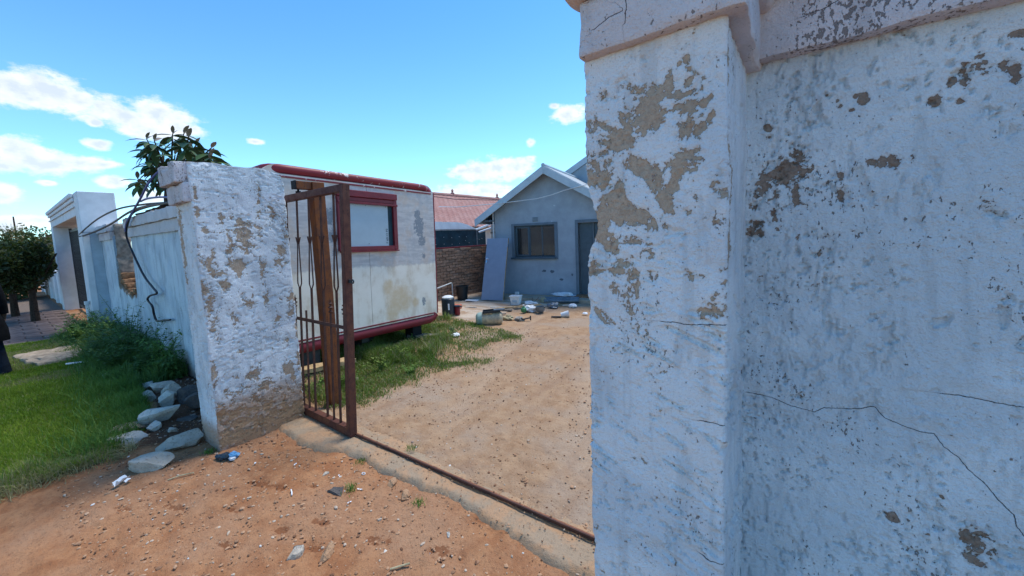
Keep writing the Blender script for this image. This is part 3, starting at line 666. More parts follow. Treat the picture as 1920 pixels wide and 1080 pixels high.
st = np.maximum(0, .75-np.hypot((U+.03)/.05, (Z-1.29)/.10))+np.maximum(0, .5-np.hypot((U+.055)/.04, (Z-1.2)/.04))
wl = thing('boundary_wall', 'weathered pale blue plaster boundary wall with a long crack, filling the right edge', 'wall', (1.9, 1.45, 0))
V = np.stack([U-1.9, 1.34-h-1.45, Z], -1)
obj('wall_face', me_np('wall_face', V, grid_faces(len(wx), len(wz)), dict(peel=pe, crack=ct, dirt=st, **{**surf(U, Z, 520), 'streak': np.maximum(surf(U, Z, 520)['streak']*.7, dents)})), None, wl).data.materials.append(MT['wall_blue'])
MB().box((-.13-1.9,-.08,-.1), (4.05-1.9,.12,2.19)).build('wall_core', MT['cement'], wl)
V_ = rbox('coping_lower', (-.10,1.297,2.152), (4.05,1.60,2.30), MT['coping'], wl, (1.9,1.45,0), .012, .003, 14, 7, -.22, .012, crack=[[(.10,2.29),(.085,2.25),(.05,2.235),(.02,2.235)]])
rbox('coping_upper', (-.10,1.265,2.298), (4.05,1.63,2.44), MT['coping'], wl, (1.9,1.45,0), .03, .003, 14, 9, -.30, .012)

# left-hand gate pillar
LEFT = [(1.168,1.665,.068,.177),(1.272,1.751,.088,.159),(1.048,1.542,.072,.172),(.961,1.357,.076,.149),(1.108,1.404,.067,.088),(1.232,1.525,.071,.113),(.982,2.136,.017,.066),(.983,1.97,.02,.067),(1.023,1.844,.028,.059),(1.394,1.511,.042,.188),(1.402,1.84,.034,.056),(1.664,1.787,.087,.149),(1.581,1.642,.074,.122),(1.528,1.548,.063,.068),(1.431,2.12,.021,.121),(1.425,2.003,.025,.065),(1.524,2.006,.027,.067),(1.267,1.909,.031,.063),(1.287,1.241,.074,.093),(1.154,1.08,.038,.072),(1.008,1.109,.05,.087),(1.635,1.186,.057,.111),(1.598,1.039,.038,.1),(1.656,.873,.039,.153),(1.028,.927,.036,.061),(.999,1.199,.028,.129),(1.48,1.012,.045,.039),(1.411,1.221,.043,.067),(1.553,.794,.028,.05),(.969,.675,.035,.131),(1.228,.591,.106,.056),(1.531,.544,.065,.1),(1.343,.455,.176,.067),(1.062,.483,.113,.063),(1.573,.479,.047,.122),(1.139,1.952,.022,.044),(.975,1.697,.027,.084),(1.63,.566,.039,.102),(1.167,.798,.046,.023),(.932,1.038,.02,.06)]
LEFT = [(a, b, ra*.72, rb*.72) for (a, b, ra, rb) in LEFT]
zs = np.arange(-.12, 2.378, .007)
P, Z, Fq = skin(-4.234, -3.793, .955, 1.652, zs, (.007, .007, .04, .04), .015)
X, Y, NX, NY, FI = P.T
side = (FI > .4) & (FI < 1.6); U = np.where(side, Y, X+5.1)
fr_ = 3.6*(wf2(U, Z, 22, 24, 5, 90, .72)-.5)
pe = np.where(side, np.maximum(blobs(U, Z, LEFT)-.12, -.42+.5*(fbm2(U*4, Z*3, 3, 91)-.5)-.35*sstep(1.95, 2.2, Z)), -.55+1.3*np.exp(-((X+4.16)/.06)**2)*sstep(1.3, 1.5, Z)*sstep(2.1, 1.95, Z))
low = sstep(.75, .0, Z+.30*(fbm2(U*4, Z*4, 3, 92)-.5)); pe = np.where(side, np.maximum(pe, -.55+1.35*low), pe)+fr_
h = .008*(fbm2(U*4, Z*4, 3, 93)-.5)*2+.003*(fbm2(U*16, Z*18, 3, 94)-.5)*2
g1 = wf2(U, Z, 16, 48, 4, 95, .62, .4); zg = sstep(.36, .55, wf2(U, Z, 5, 5, 2, 96))
h = h-.006*sstep(.57, .67, g1)*zg+.002*sstep(.49, .55, g1)*(1-sstep(.55, .6, g1))*zg-.009*sstep(.66, .74, wf2(U, Z, 30, 30, 3, 97))
h = h-.004*sstep(.2, .5, pe)
x2 = X+NX*h; y2 = Y+NY*h
ey = np.interp(Z, [-.1,.0,.2,.45,.77,1.08,1.29,1.59,1.84,2.06,2.13,2.25,2.31,2.38], [1.672,1.668,1.650,1.655,1.655,1.663,1.648,1.665,1.670,1.668,1.642,1.645,1.635,1.60])
ey = ey+.016*(vn2(Z*24, Z*0, 99)-.5)+.010*(vn2(Z*70, Z*0, 100)-.5)
y2 = np.minimum(y2, ey)
z2 = Z-.035*sstep(1.4, 1.65, Y)*sstep(2.2, 2.37, Z)-.02*(fbm2(U*7, Z*0, 2, 101)-.5)*sstep(2.25, 2.37, Z)
pl = thing('gate_pillar', 'peeling white plaster gate pillar beside the rusty sliding gate, brown with soil at its foot', 'pillar', (-4.013, 1.3, 0))
dt = np.where(side, low*1.0+.35*sstep(1.1, .3, Z)*fbm2(U*3, Z*2, 3, 96), sstep(.35, .1, Z)*.8)
obj('shaft', me_np('shaft', np.stack([x2+4.013, y2-1.3, z2], -1), Fq, dict(peel=pe, crack=np.full(len(Z), 9.), dirt=dt, **surf(U, Z, 540, (20, 6)))), MT['pillar_l'], pl)
MB().box((-.20,-.32,2.0), (.20,.30,2.336)).build('core', MT['cement'], pl)
rbox('cap_lower', (-4.252,.908,2.062), (-3.800,1.05,2.214), MT['coping'], pl, (-4.013,1.3,0), .012, .006, 14, 13, -.15, .02)
rbox('cap_upper', (-4.285,.872,2.212), (-3.812,1.06,2.374), MT['coping'], pl, (-4.013,1.3,0), .012, .008, 12, 15, -.15, .035)

# left-hand boundary wall with the broken notch
YL = 1.36
def notch(U): return np.interp(U, [-10.32,-10.30,-9.95,-9.6,-9.2,-8.98,-8.80,-8.78], [2.3,1.22,1.16,1.05,1.02,1.10,1.12,2.3])
lw = thing('boundary_wall', 'pale blue plaster wall with a broken notch behind the weeds, left of the rusty gate', 'wall', (-7.8, 1.46, 0))
def wall_piece(name, xa, xb, ztop, seed, step=.012):
    wx = np.arange(xa, xb+1e-6, step*2.2); wz = np.arange(-.12, 1.0+1e-6, step*1.6); t = np.linspace(0, 1, len(wz))
    A, T = np.meshgrid(wx, t, indexing='ij'); zt = ztop(A); B = -.12+T*(zt+.12)
    U, Z = A.ravel(), B.ravel()
    h = .010*(fbm2(U*3, Z*3, 3, seed)-.5)*2+.004*(fbm2(U*14, Z*14, 3, seed+1)-.5)*2-.005*sstep(.62, .82, vn2(U*26, Z*7, seed+2))
    pe = -.42+.5*(fbm2(U*2.5, Z*2, 2, seed+3)-.5)+.5*sstep(.55, .15, Z)*fbm2(U*3, Z*1.2, 2, seed+4)+1.6*(wf2(U, Z, 9, 7, 4, seed+8, .6)-.5)
    pe = np.maximum(pe, .9-np.abs(Z-ztop(U))/.05-2*(ztop(U) > 1.4))
    d = sstep(.5, .0, Z+.25*(fbm2(U*3, Z*2, 2, seed+5)-.5))*.9
    nu, nv = A.shape; n = nu*nv
    V1 = np.stack([U, YL-h, Z], -1); V2 = np.stack([U, np.full_like(U, YL+.24), Z], -1)
    f1 = grid_faces(nu, nv); f2 = grid_faces(nu, nv)[:, ::-1]+n
    iu = np.arange(nu-1); topf = np.stack([iu*nv+nv-1, (iu+1)*nv+nv-1, (iu+1)*nv+nv-1+n, iu*nv+nv-1+n], -1)
    iv = np.arange(nv-1); e0 = np.stack([iv, iv+1, iv+1+n, iv+n], -1); b = (nu-1)*nv; e1 = np.stack([b+iv+n, b+iv+1+n, b+iv+1, b+iv], -1)
    V = np.concatenate([V1, V2])-np.array([-7.8, 1.46, 0]); Fq = np.concatenate([f1, f2, topf, e0, e1])
    two = lambda a: np.concatenate([a, a]); sf = {q: two(w) for q, w in surf(U, Z, seed+700, (16, 2)).items()}
    return obj(name, me_np(name, V, Fq, dict(peel=two(pe), crack=np.full(2*n, 9.), dirt=two(d), **sf)), MT['wall_left'], lw)
wall_piece('wall_panel', -8.78, -4.10, lambda u: np.full(np.shape(u), 1.93), 111)
wall_piece('wall_panel', -11.60, -10.32, lambda u: np.full(np.shape(u), 1.93), 121)
wall_piece('wall_panel', -10.32, -8.78, lambda u: notch(u)*.86+.1*(vn2(u*9, u*0, 4)-.5), 131)
for (xa, xb, sd_) in ((-8.80,-4.10,21),(-11.59,-10.34,23)):
    rbox('coping_lower', (xa,1.325,1.915), (xb,1.63,2.064), MT['coping_clean'], lw, (-7.8,1.46,0), .03, .006, 10, sd_, -.28, .015, dirt=.08)
    rbox('coping_upper', (xa-.02,1.290,2.066), (xb,1.66,2.212), MT['coping_clean'], lw, (-7.8,1.46,0), .03, .008, 10, sd_+1, -.22, .03, dirt=.12)
# exposed core on the two sides of the notch
V, Fq = rough_box((-10.45,1.385,.80), (-10.23,1.59,2.20), .03, .03, 9, 33, .02, .05); obj('broken_core', me_np('broken_core', V-np.array([-7.8,1.46,0]), Fq), MT['cement'], lw)
V, Fq = rough_box((-8.90,1.40,.85), (-8.70,1.58,1.95), .03, .03, 9, 35, .02, .05); obj('broken_core', me_np('broken_core', V-np.array([-7.8,1.46,0]), Fq), MT['cement'], lw)
for i, (bx, bz, l) in enumerate(((-10.12,1.13,.22),(-9.92,1.05,.23),(-9.66,.96,.22),(-9.40,.93,.22),(-9.15,1.0,.2),(-10.16,1.23,.14),(-8.97,1.10,.18))):
    V, Fq = rough_box((bx-l/2,1.375,bz-.05), (bx+l/2,1.58,bz+.05), .025, .012, 14, 40+i, .012, .02); obj('brick', me_np('brick', V-np.array([-7.8,1.46,0]), Fq), MT['broken_brick'], lw)

# white gateway further along the street
wg = thing('white_gateway', 'tall white plaster gateway with a moulded lintel at the far end of the wall', 'gateway', (-15.3, 1.3, 0))
def wgp(name, a, b, mat, bev=.012):
    return MB().box((a[0]+15.3, a[1]-1.3, a[2]), (b[0]+15.3, b[1]-1.3, b[2])).build(name, mat, wg, bevel=bev)
wgp('near_pier', (-12.10,1.12,-.1), (-11.60,1.62,2.10), MT['blue_plaster']); wgp('pier_head', (-12.12,1.10,2.10), (-11.58,1.64,2.93), MT['white_plaster'])
wgp('pier_corner', (-12.12,1.095,-.1), (-11.585,1.20,2.10), MT['white_plaster'])
wgp('far_pier', (-18.00,1.10,-.1), (-17.45,1.64,2.47), MT['white_plaster'])
wgp('lintel', (-18.00,1.105,2.47), (-12.115,1.635,2.93), MT['white_plaster'])
wgp('moulding', (-18.12,1.04,2.84), (-12.10,1.10,2.935), MT['white_plaster'], .02); wgp('moulding', (-18.06,1.07,2.76), (-12.10,1.102,2.838), MT['white_plaster'], .015)
wgp('moulding', (-18.04,1.075,2.64), (-12.10,1.103,2.675), MT['white_plaster'], .008)
for i in range(3): pass
dg = thing('steel_gate', 'black steel bar gate seen edge-on inside the white gateway', 'gate', (-15.3, 1.42, 0))
MB().box((-2.0,-.02,.08),(3.1,.02,.14)).build('rail', MT['dark_metal'], dg); MB().box((-2.0,-.02,2.30),(3.1,.02,2.36)).build('rail', MT['dark_metal'], dg)
MB().box((3.10,-.035,.02),(3.17,.035,2.42)).build('stile', MT['dark_metal'], dg); MB().box((-2.06,-.03,.02),(-1.98,.03,2.42)).build('stile', MT['dark_metal'], dg)
bm_ = MB().box((-.012,-.012,.14),(.012,.012,2.30)).build('bar', MT['dark_metal'], dg, loc=(2.95,0,0))
for i in range(1, 33):
    c = bm_.copy(); COL.objects.link(c); c.location = (2.95-i*.15, 0, 0)
nw = thing('street_wall', 'low white garden wall running on beyond the white gateway', 'wall', (-22.5, 1.3, 0))
MB().box((-5,-.1,-.1),(4.45,.1,1.05)).build('wall_body', MT['white_plaster'], nw, bevel=.015)
for x in (-4.9,-2.6,-.3,2.0,4.2): MB().box((x-.14,-.16,-.1),(x+.14,.12,1.12)).build('pilaster', MT['white_plaster'], nw, bevel=.012)
# ------------------------------------------------------------------ sliding gate
sg = thing('sliding_gate', 'rusty brown steel sliding gate with spear bars, pushed open past the left pillar', 'gate', (-3.0, 1.675, 0), (R(-2.9), 0, 0))
G = MT['gate_rust']; Bm = MT['bar_rust']
MB().box((-.055,-.03,.035),(0,.035,2.185)).build('stile', G, sg, bevel=.004)
MB().box((-3.2,-.028,2.12),(-.055,.028,2.182)).build('top_rail', G, sg, bevel=.004)
MB().box((-3.2,-.029,.036),(-.055,.031,.105)).build('bottom_rail', G, sg, bevel=.004)
MB().box((-3.2,-.030,.036),(-3.145,.032,2.184)).build('stile', G, sg, bevel=.004)
MB().box((-3.145,-.012,.955),(-.055,-.003,.985)).build('middle_rail', Bm, sg)
m = MB(); m.box((-.50,-.022,-.0),(-.44,.022,.036)); m.build('roller_bracket', MT['dark_metal'], sg)
m = MB(); m.lathe([(.0,-.012),(.034,-.012),(.028,-.004),(.028,.004),(.034,.012),(.0,.012)], (0,0,0), 16, Euler((R(90),0,0)).to_matrix()); m.build('roller', MT['dark_metal'], sg, loc=(-.47,0,.048-.02+.035))
def tall_bar(x):
    m = MB(); m.box((x-.008,-.008,.105),(x+.008,.008,1.28)); m.box((x-.007,-.007,1.70),(x+.007,.007,2.12)); return m.build('tall_bar', Bm, sg)
def basket(x, parent):
    m = MB()
    for a in range(4):
        c, s = math.cos(a*math.pi/2+.3), math.sin(a*math.pi/2+.3)
        pr_ = [(0,1.265),(.012,1.285),(.026,1.315),(.027,1.35),(.020,1.50),(.011,1.66),(.010,1.70),(.024,1.745),(.030,1.765)]
        m.tube([(x+r_*c, r_*s*.8, z) for r_, z in pr_], .0055, 6)
    return m.build('spear_basket', Bm, parent, smooth=True)
def finial(x, parent):
    m = MB()
    m.lathe([(.0,1.055),(.011,1.058),(.008,1.075),(.020,1.088),(.008,1.098),(.010,1.112),(.024,1.125),(.008,1.137),(.008,1.150),(.017,1.160),(.006,1.170),(.002,1.20)], (x,0,0), 8)
    return m.build('finial', Bm, parent)
for x in (-.20,-.42,-.64,-.87,-1.09,-1.31): basket(x, tall_bar(x))
for i, x in enumerate((-.09,-.31,-.76,-.98,-1.20)):
    b = MB().box((x-.007,-.007,.105),(x+.007,.007,1.06)).build('short_bar', Bm, sg)
    if i != 2: finial(x, b)
m = MB(); m.box((0,-.004,1.355),(.045,.004,1.385)); m.build('lock_tab', MT['dark_metal'], sg, bevel=.002)
m = MB(); m.tube([(.058+.014*math.cos(t), 0, 1.37+.014*math.sin(t)) for t in np.linspace(0, 2*math.pi, 17)], .006, 6, False); m.build('lock_eye', MT['dark_metal'], sg, smooth=True)
gp = thing('guide_post', 'thick orange-brown rusted steel post just behind the sliding gate', 'post', (-3.86, 1.97, 0))
MB().box((-.055,-.055,-.05),(.055,.065,2.30)).build('post', MT['post_rust'], gp, bevel=.006)
MB().box((-.045,-.20,2.225),(.035,-.055,2.30)).build('guide_arm', MT['post_rust'], gp, bevel=.004)
MB().box((-.047,-.21,2.223),(.037,-.199,2.302)).build('end_plate', MT['black_rubber'], gp)
m = MB(); m.lathe([(.0,2.13),(.024,2.13),(.024,2.205),(.010,2.207),(.010,2.226),(0,2.226)], (-.01,-.165,0), 14); m.build('roller', MT['black_rubber'], gp, smooth=True)

# ------------------------------------------------------------------ caravan
cv = thing('caravan', 'old cream and bare-metal caravan with dark red edge trims, parked inside the yard', 'caravan', (-5.9, 3.15, 0), (R(-1.6), 0, R(0)))
def rrect(y0, y1, z0, z1, r, n=6):
    pts = []
    for cy, cz, a0 in ((y1-r, z0+r, -90), (y1-r, z1-r, 0), (y0+r, z1-r, 90), (y0+r, z0+r, 180)):
        for i in range(n+1):
            a = R(a0+90*i/n); pts.append((cy+r*math.cos(a), cz+r*math.sin(a)))
    return pts
MB().prism(rrect(-1.30, 1.30, .30, 2.62, .16), -1.2, .94, 0).build('body', MT['caravan_skin'], cv, smooth=True)
def panel(y0, y1, z0, z1):
    nu, nv = int((y1-y0)/.03)+2, int((z1-z0)/.03)+2
    A, B = np.meshgrid(np.linspace(y0, y1, nu), np.linspace(z0, z1, nv), indexing='ij'); Yy, Zz = A.ravel(), B.ravel()
    xx = 1.0+.004*(fbm2(Yy*2, Zz*2, 2, 7)-.5)
    ba = blobs(Yy, Zz, [(.93,1.93,.13,.22),(.98,1.70,.10,.12),(.90,2.12,.09,.10),(-.56,2.02,.10,.16),(-.52,1.76,.10,.12),(1.0,1.45,.05,.06),(-.5,1.55,.06,.08),(.97,.70,.05,.10),(.86,.36,.06,.09)], -.8)
    ru = blobs(Yy, Zz, [(.50,.80,.30,.30),(.36,.60,.16,.22),(.80,.72,.09,.10),(-.62,1.0,.2,.3),(.30,1.0,.12,.16)], -.6)
    # grid plus a rim going back to the body
    V = np.stack([xx, Yy, Zz], -1); Fq = grid_faces(nu, nv); n = nu*nv
    ring = [i*nv for i in range(nu)]+[(nu-1)*nv+j for j in range(1, nv)]+[i*nv+nv-1 for i in range(nu-2, -1, -1)]+[j for j in range(nv-2, 0, -1)]
    V2 = V[ring].copy(); V2[:, 0] = .93; m_ = len(ring)
    rf = np.array([(ring[(q+1) % m_], ring[q], n+q, n+(q+1) % m_) for q in range(m_)])
    return obj('side_panel', me_np('side_panel', np.concatenate([V, V2]), np.concatenate([Fq, rf]), dict(bare=np.concatenate([ba, ba[ring]]), rust=np.concatenate([ru, ru[ring]])), False), MT['caravan_skin'], cv)
panel(-1.24, .002, .44, 2.50); panel(.008, 1.255, .44, 2.50)
rr = MT['caravan_red']
def strip(name, pts, r, sy=1.): return MB().tube(pts, r, 14).build(name, rr, cv, smooth=True)
# rolled edges: along the top, down the far corner, along the bottom
top = [(-1.15,-1.22,2.572),(.80,-1.22,2.572),(.88,-1.19,2.572),(.93,-1.10,2.572),(.935,-1.0,2.572)]+[(.935,y,2.572) for y in np.linspace(-.8,1.08,8)]+[(.935,1.16,2.54),(.935,1.21,2.50)]
strip('top_trim', top, .056)
bot = [(-1.15,-1.22,.375),(.80,-1.22,.375),(.90,-1.17,.375)]+[(.935,y,.375) for y in np.linspace(-1.08,1.10,8)]+[(.935,1.19,.40),(.935,1.23,.45)]
strip('bottom_trim', bot, .082)
strip('corner_trim', [(.985,1.262,z) for z in np.linspace(.46,2.49,6)], .020)
strip('corner_trim', [(.985,-1.255,z) for z in np.linspace(.46,2.49,6)], .020)
m = MB(); m.bar((1.004,-1.2,2.472),(1.004,1.2,2.472),.012,.02); m.build('edge_strip', rr, cv)
m = MB(); m.bar((1.004,-1.2,.47),(1.004,1.2,.47),.012,.02); m.build('edge_strip', rr, cv)
wf = MB(); y0, y1, z0, z1 = -.46, .48, 1.565, 2.30
wf.box((.995,y0,z0),(1.045,y0+.065,z1)); wf.box((.995,y1-.065,z0),(1.045,y1,z1)); wf.box((.995,y0+.065,z0),(1.043,y1-.065,z0+.06)); wf.box((.995,y0+.065,z1-.055),(1.043,y1-.065,z1))
win = wf.build('window', MT['red_paint'], cv, bevel=.005)
MB().box((.99,y0-.01,z1+.004),(1.06,y1+.002,z1+.095)).build('hood', MT['red_paint'], win, bevel=.008)
MB().bar((1.055,y0+.0,z1-.075),(1.055,y1-.0,z1-.075),.02,.03).build('glazing_bead', MT['red_paint'], win, bevel=.004)
MB().box((1.0,y0+.02,z0-.02),(1.055,y1+.01,z0-.002)).build('sill', MT['red_paint'], win, bevel=.004)
MB().box((1.003,y0+.065,z0+.06),(1.012,y1-.145,z1-.055)).build('board', MT['board_blue'], win)
MB().box((1.001,y1-.145,z0+.06),(1.006,y1-.065,z1-.055)).build('pane', MT['carport_board'], win)
for (a, b) in ((-.36,2.20),(.30,2.20),(-.36,1.66),(.0,1.66),(-.03,2.2)):
    m = MB(); m.lathe([(0,0),(.006,0),(.005,.003),(0,.004)], (0,0,0), 8, Euler((0,R(90),0)).to_matrix()); m.build('screw', MT['dark_metal'], win, loc=(1.012,a,b))
tx_ = bpy.data.curves.new('lettering', 'FONT'); tx_.body = 'F 60:12 P3'; tx_.size = .052; tx_.extrude = .0006
to = bpy.data.objects.new('lettering', tx_); COL.objects.link(to)
dg_ = bpy.context.evaluated_depsgraph_get(); tm = bpy.data.meshes.new_from_object(to.evaluated_get(dg_)); bpy.data.objects.remove(to)
# the letters read upwards along the board's edge
lm_ = Matrix(((0,0,1,0),(0,-1,0,0),(1,0,0,0),(0,0,0,1))); Rm = Matrix(((0,0,1),(0,-1,0),(1,0,0)))
for v in tm.vertices: v.co = Vector((1.0135, -v.co.y, v.co.x))
obj('lettering', tm, MT['dark_metal'], win, loc=(0,.325,1.66))
MB().box((.70,.80,-.02),(.90,.98,.30)).build('support_block', MT['black_rubber'], cv); MB().box((.66,-.95,-.02),(.88,-.72,.31)).build('support_block', MT['dark_metal'], cv)
MB().box((-1.0,-.06,.20),(.8,.06,.29)).build('axle', MT['dark_metal'], cv); m = MB(); m.lathe([(.0,-.08),(.22,-.08),(.27,-.06),(.28,0),(.27,.06),(.22,.08),(0,.08)], (0,0,0), 24, Euler((0,R(90),0)).to_matrix()); m.build('wheel', MT['black_rubber'], cv, smooth=True, loc=(.45,.1,.27))
V, Fq = rough_box((-.30,-.07,0), (.30,.07,.04), .03, .006, 9, 3, .004); tag(obj('loose_plank', me_np('loose_plank', V, Fq), MT['grey_wood'], None, (-4.93,4.16,.06), (0,R(4),R(40))), 'short weathered plank lying under the caravan corner', 'plank')
V, Fq = rough_box((-.35,-.09,0), (.35,.09,.05), .03, .008, 9, 4, .004); tag(obj('timber_offcut', me_np('timber_offcut', V, Fq), MT['raw_wood'], None, (-4.55,2.25,.19), (0,R(3),R(85))), 'reddish board lying behind the gate bars under the caravan', 'board')
for i, (x, y, rz, lb) in enumerate(((-4.28,2.38,20,'pale broken brick in the grass just behind the gate end'),(-4.95,2.5,-35,'pinkish brick half hidden behind the left gate bars'))):
    V, Fq = rough_box((-.11,-.055,0), (.11,.055,.085), .02, .010, 14, 60+i, .01, .02); tag(obj('loose_brick', me_np('loose_brick', V, Fq), MT['flat_rock'], None, (x,y,gz1(x,y)-.01), (0,0,R(rz))), lb, 'brick')

# ------------------------------------------------------------------ blue-grey house
HA = R(10); hs = thing('house', 'single-storey blue-grey plastered house with a gable front, beyond the yard', 'house', (-5.687, 8.615, 0), (0, 0, HA))
def hbox(name, a, b, mat, parent=None, bev=0): return MB().box(a, b).build(name, mat, parent or hs, bevel=bev)
W = MT['house_paint']
gw = MB()
for (u0, u1, za, zb) in ((-1.10,-.50,-.15,1.94),(-.50,.67,-.15,1.09),(.67,1.30,-.15,1.94),(2.06,2.10,-.15,1.94)): gw.box((u0,0,za),(u1,.22,zb))
gw.prism([(-1.10,1.94),(2.10,1.94),(2.10,2.36),(.50,3.31),(-1.10,2.36)], 0, .22, 1)
gw.box((1.30,0,-.15),(2.06,.22,.10)); gw.build('gable_wall', W, hs)
hbox('side_wall', (-1.10,.22,-.15), (-.88,5.2,2.34), W); hbox('side_wall', (1.9,.22,-.15), (2.10,5.2,2.34), W)
hbox('back_wall', (-.88,5.0,-.15), (1.9,5.2,2.34), MT['interior']); hbox('floor', (-.88,.22,-.1), (1.9,5.0,.08), MT['interior']); hbox('ceiling', (-.88,.22,2.26), (1.9,5.0,2.33), MT['interior'])
# surrounds
su = MB(); su.box((-.58,-.022,1.03),(-.50,.06,2.0)); su.box((.67,-.022,1.03),(.75,.06,2.0)); su.box((-.50,-.021,1.94),(.67,.06,2.0)); su.box((-.50,-.021,1.03),(.67,.06,1.09))
wn_ = su.build('window', MT['house_trim'], hs)
hbox('sill', (-.60,-.075,1.035), (.71,-.022,1.085), MT['house_steel'], wn_, .006)
fr = MB()
for u in (-.50,-.075,.285,.64): fr.box((u,.05,1.09),(u+.03,.09,1.94))
fr.box((-.47,.052,1.09),(.64,.088,1.12)); fr.box((-.47,.052,1.91),(.64,.088,1.94)); fr.build('frame', MT['house_steel'], wn_)
cs = MB(); cs.box((-.468,.035,1.122),(-.430,.07,1.908)); cs.box((-.115,.035,1.122),(-.077,.07,1.908)); cs.box((-.43,.035,1.122),(-.115,.07,1.155)); cs.box((-.43,.035,1.875),(-.115,.07,1.908)); cs.build('casement', MT['house_steel'], wn_)
for (a, b) in ((-.43,-.115),(-.045,.285),(.315,.64)): hbox('pane', (a,.058,1.13), (b,.064,1.90), MT['window_glass'], wn_)
cu = MB(); n = 26
for i in range(n): cu.box((-.42+i*.012,.20+.02*math.sin(i*1.3),1.1),(-.408+i*.012,.215+.02*math.sin(i*1.3),1.92))
cu.build('curtain', MT['curtain'], hs)
dt_ = MB(); dt_.box((1.225,-.022,.10),(1.30,.10,2.02)); dt_.box((1.30,-.021,1.945),(2.06,.10,2.02)); dt_.box((2.06,-.022,.10),(2.13,.10,2.02))
df = dt_.build('door_frame', MT['house_trim'], hs)
dl = MB().box((0,-.02,.11),(.36,.02,1.94)).build('door_leaf', MT['house_steel'], hs, loc=(1.31,.12,0), rot=(0,0,R(6)))
hbox('door_leaf', (1.68,.14,.11), (2.05,.18,1.94), MT['house_steel']); hbox('meeting_strip', (1.655,.09,.11), (1.675,.13,1.94), MT['house_trim'])
vt = hbox('air_vent', (.05,-.008,2.03), (.22,.0,2.16), MT['house_paint'])
for i in range(4): hbox('slat', (.06,-.02,2.042+i*.03), (.21,-.006,2.054+i*.03), MT['house_steel'], vt)
def blot(name, u, z, ru, rz, mat, seed, d=-.003):
    rg = random.Random(seed); pts = []
    for i in range(16):
        a = 2*math.pi*i/16; k_ = .65+.5*rg.random(); pts.append((u+ru*k_*math.cos(a), z+rz*k_*math.sin(a)))
    return MB().prism(pts, d, .001, 1).build(name, mat, hs)
for i, (u, z, a, b) in enumerate(((.34,.71,.06,.035),(.57,.70,.06,.045),(.82,.49,.07,.035),(1.12,.62,.03,.04),(.68,2.42,.03,.02),(.60,2.02,.02,.015))): blot('wall_mark', u, z, a, b, MT['stain_dark'] if i < 4 else MT['barge_paint'], 5+i)
# roof with deep barge boards
def roof_pair(ap_u, ap_z, lu, ru, slope, d0, d1, parent, bh=.20):
    lz, rz_ = ap_z-slope*(ap_u-lu), ap_z-slope*(ru-ap_u)
    for s, (eu, ez_) in enumerate(((lu, lz), (ru, rz_))):
        m = MB(); m.prism([(ap_u,ap_z),(eu,ez_),(eu,ez_-bh),(ap_u,ap_z-bh*1.02)], d0-.04, d0, 1); m.build('barge_board', MT['barge_paint'], parent, bevel=.006)
        m = MB(); m.prism([(ap_u,ap_z+.012),(eu,ez_+.012),(eu,ez_-.02),(ap_u,ap_z-.02)], d0+.002, d1, 1); r_ = m.build('roof_slope', MT['roof_sheet'], parent)
        m = MB(); m.prism([(ap_u,ap_z-.06),(eu,ez_-.10),(eu,ez_-.12),(ap_u,ap_z-.08)], d0+.004, .0, 1); m.build('soffit', MT['house_trim'], parent)
    m = MB(); m.tube([(ap_u,d0-.03,ap_z+.01),(ap_u,d1,ap_z+.01)], .05, 8); m.build('ridge_cap', MT['barge_paint'], parent)
roof_pair(.52, 3.42, -1.57, 2.61, .597, -.28, 5.3, hs)
m = MB(); m.box((-1.60,-.25,2.045),(-1.50,5.2,2.14)); m.build('eaves_board', MT['barge_paint'], hs)
hbox('eaves_soffit', (-1.50,-.2,2.10), (-1.10,5.2,2.13), MT['house_trim'])
m = MB(); m.tube([(-1.13,-.035,2.34),(-1.13,-.035,.06)], .022, 10); m.build('downpipe', MT['cable_white'], hs, smooth=True)
# the taller wing behind
m = MB(); m.prism([(2.10,-.15),(5.0,-.15),(5.0,1.82),(.95,3.92),(-.15,3.32),(-.15,2.6),(2.10,2.6)], 2.56, 2.76, 1); m.build('rear_gable', W, hs); hbox('wing_wall', (4.8,2.76,-.15), (5.0,7.2,1.84), W); hbox('wing_wall', (2.12,7.0,-.15), (4.8,7.2,1.84), W)
m = MB()
for sgn in (0, 1):
    eu = -.35 if sgn == 0 else 5.3; ez_ = 4.10-.56*abs(eu-.95)
    q = MB(); q.prism([(.95,4.10),(eu,ez_),(eu,ez_-.2),(.95,3.9)], 2.50, 2.54, 1); q.build('barge_board', MT['barge_paint'], hs, bevel=.006)
    q = MB(); q.prism([(.95,4.115),(eu,ez_+.015),(eu,ez_-.02),(.95,4.08)], 2.545, 7.4, 1); q.build('roof_slope', MT['roof_sheet'], hs)
V, Fq = rough_box((-1.0,-.62,-.10), (2.4,-.005,.075), .04, .012, 6, 77, .015, .03)
st_ = obj('front_step', me_np('front_step', V, Fq), MT['concrete'], hs)
V, Fq = rough_box((1.24,-.30,.07), (2.1,.02,.115), .04, .006, 6, 78, .01); obj('door_step', me_np('door_step', V, Fq), MT['broken_brick'], hs)
# white overhead cable sagging across the gable
ca = thing('overhead_cable', 'thin white cable sagging across the front of the blue-grey house', 'cable', (-5.3, 8.3, 2.6))
pts = [(-9.5,8.9,2.74),(-8.3,8.5,2.62),(-7.2,8.18,2.572),(-6.253,8.15,2.558),(-5.295,8.33,2.60),(-4.9,8.40,2.66),(-4.561,8.46,2.747),(-4.031,8.56,2.83),(-3.4,8.66,2.95),(-2.2,8.9,3.3)]
MB().tube([(a+5.3,b-8.3,c-2.6) for a, b, c in pts], .010, 6).build('wire', MT['cable_white'], ca, smooth=True)

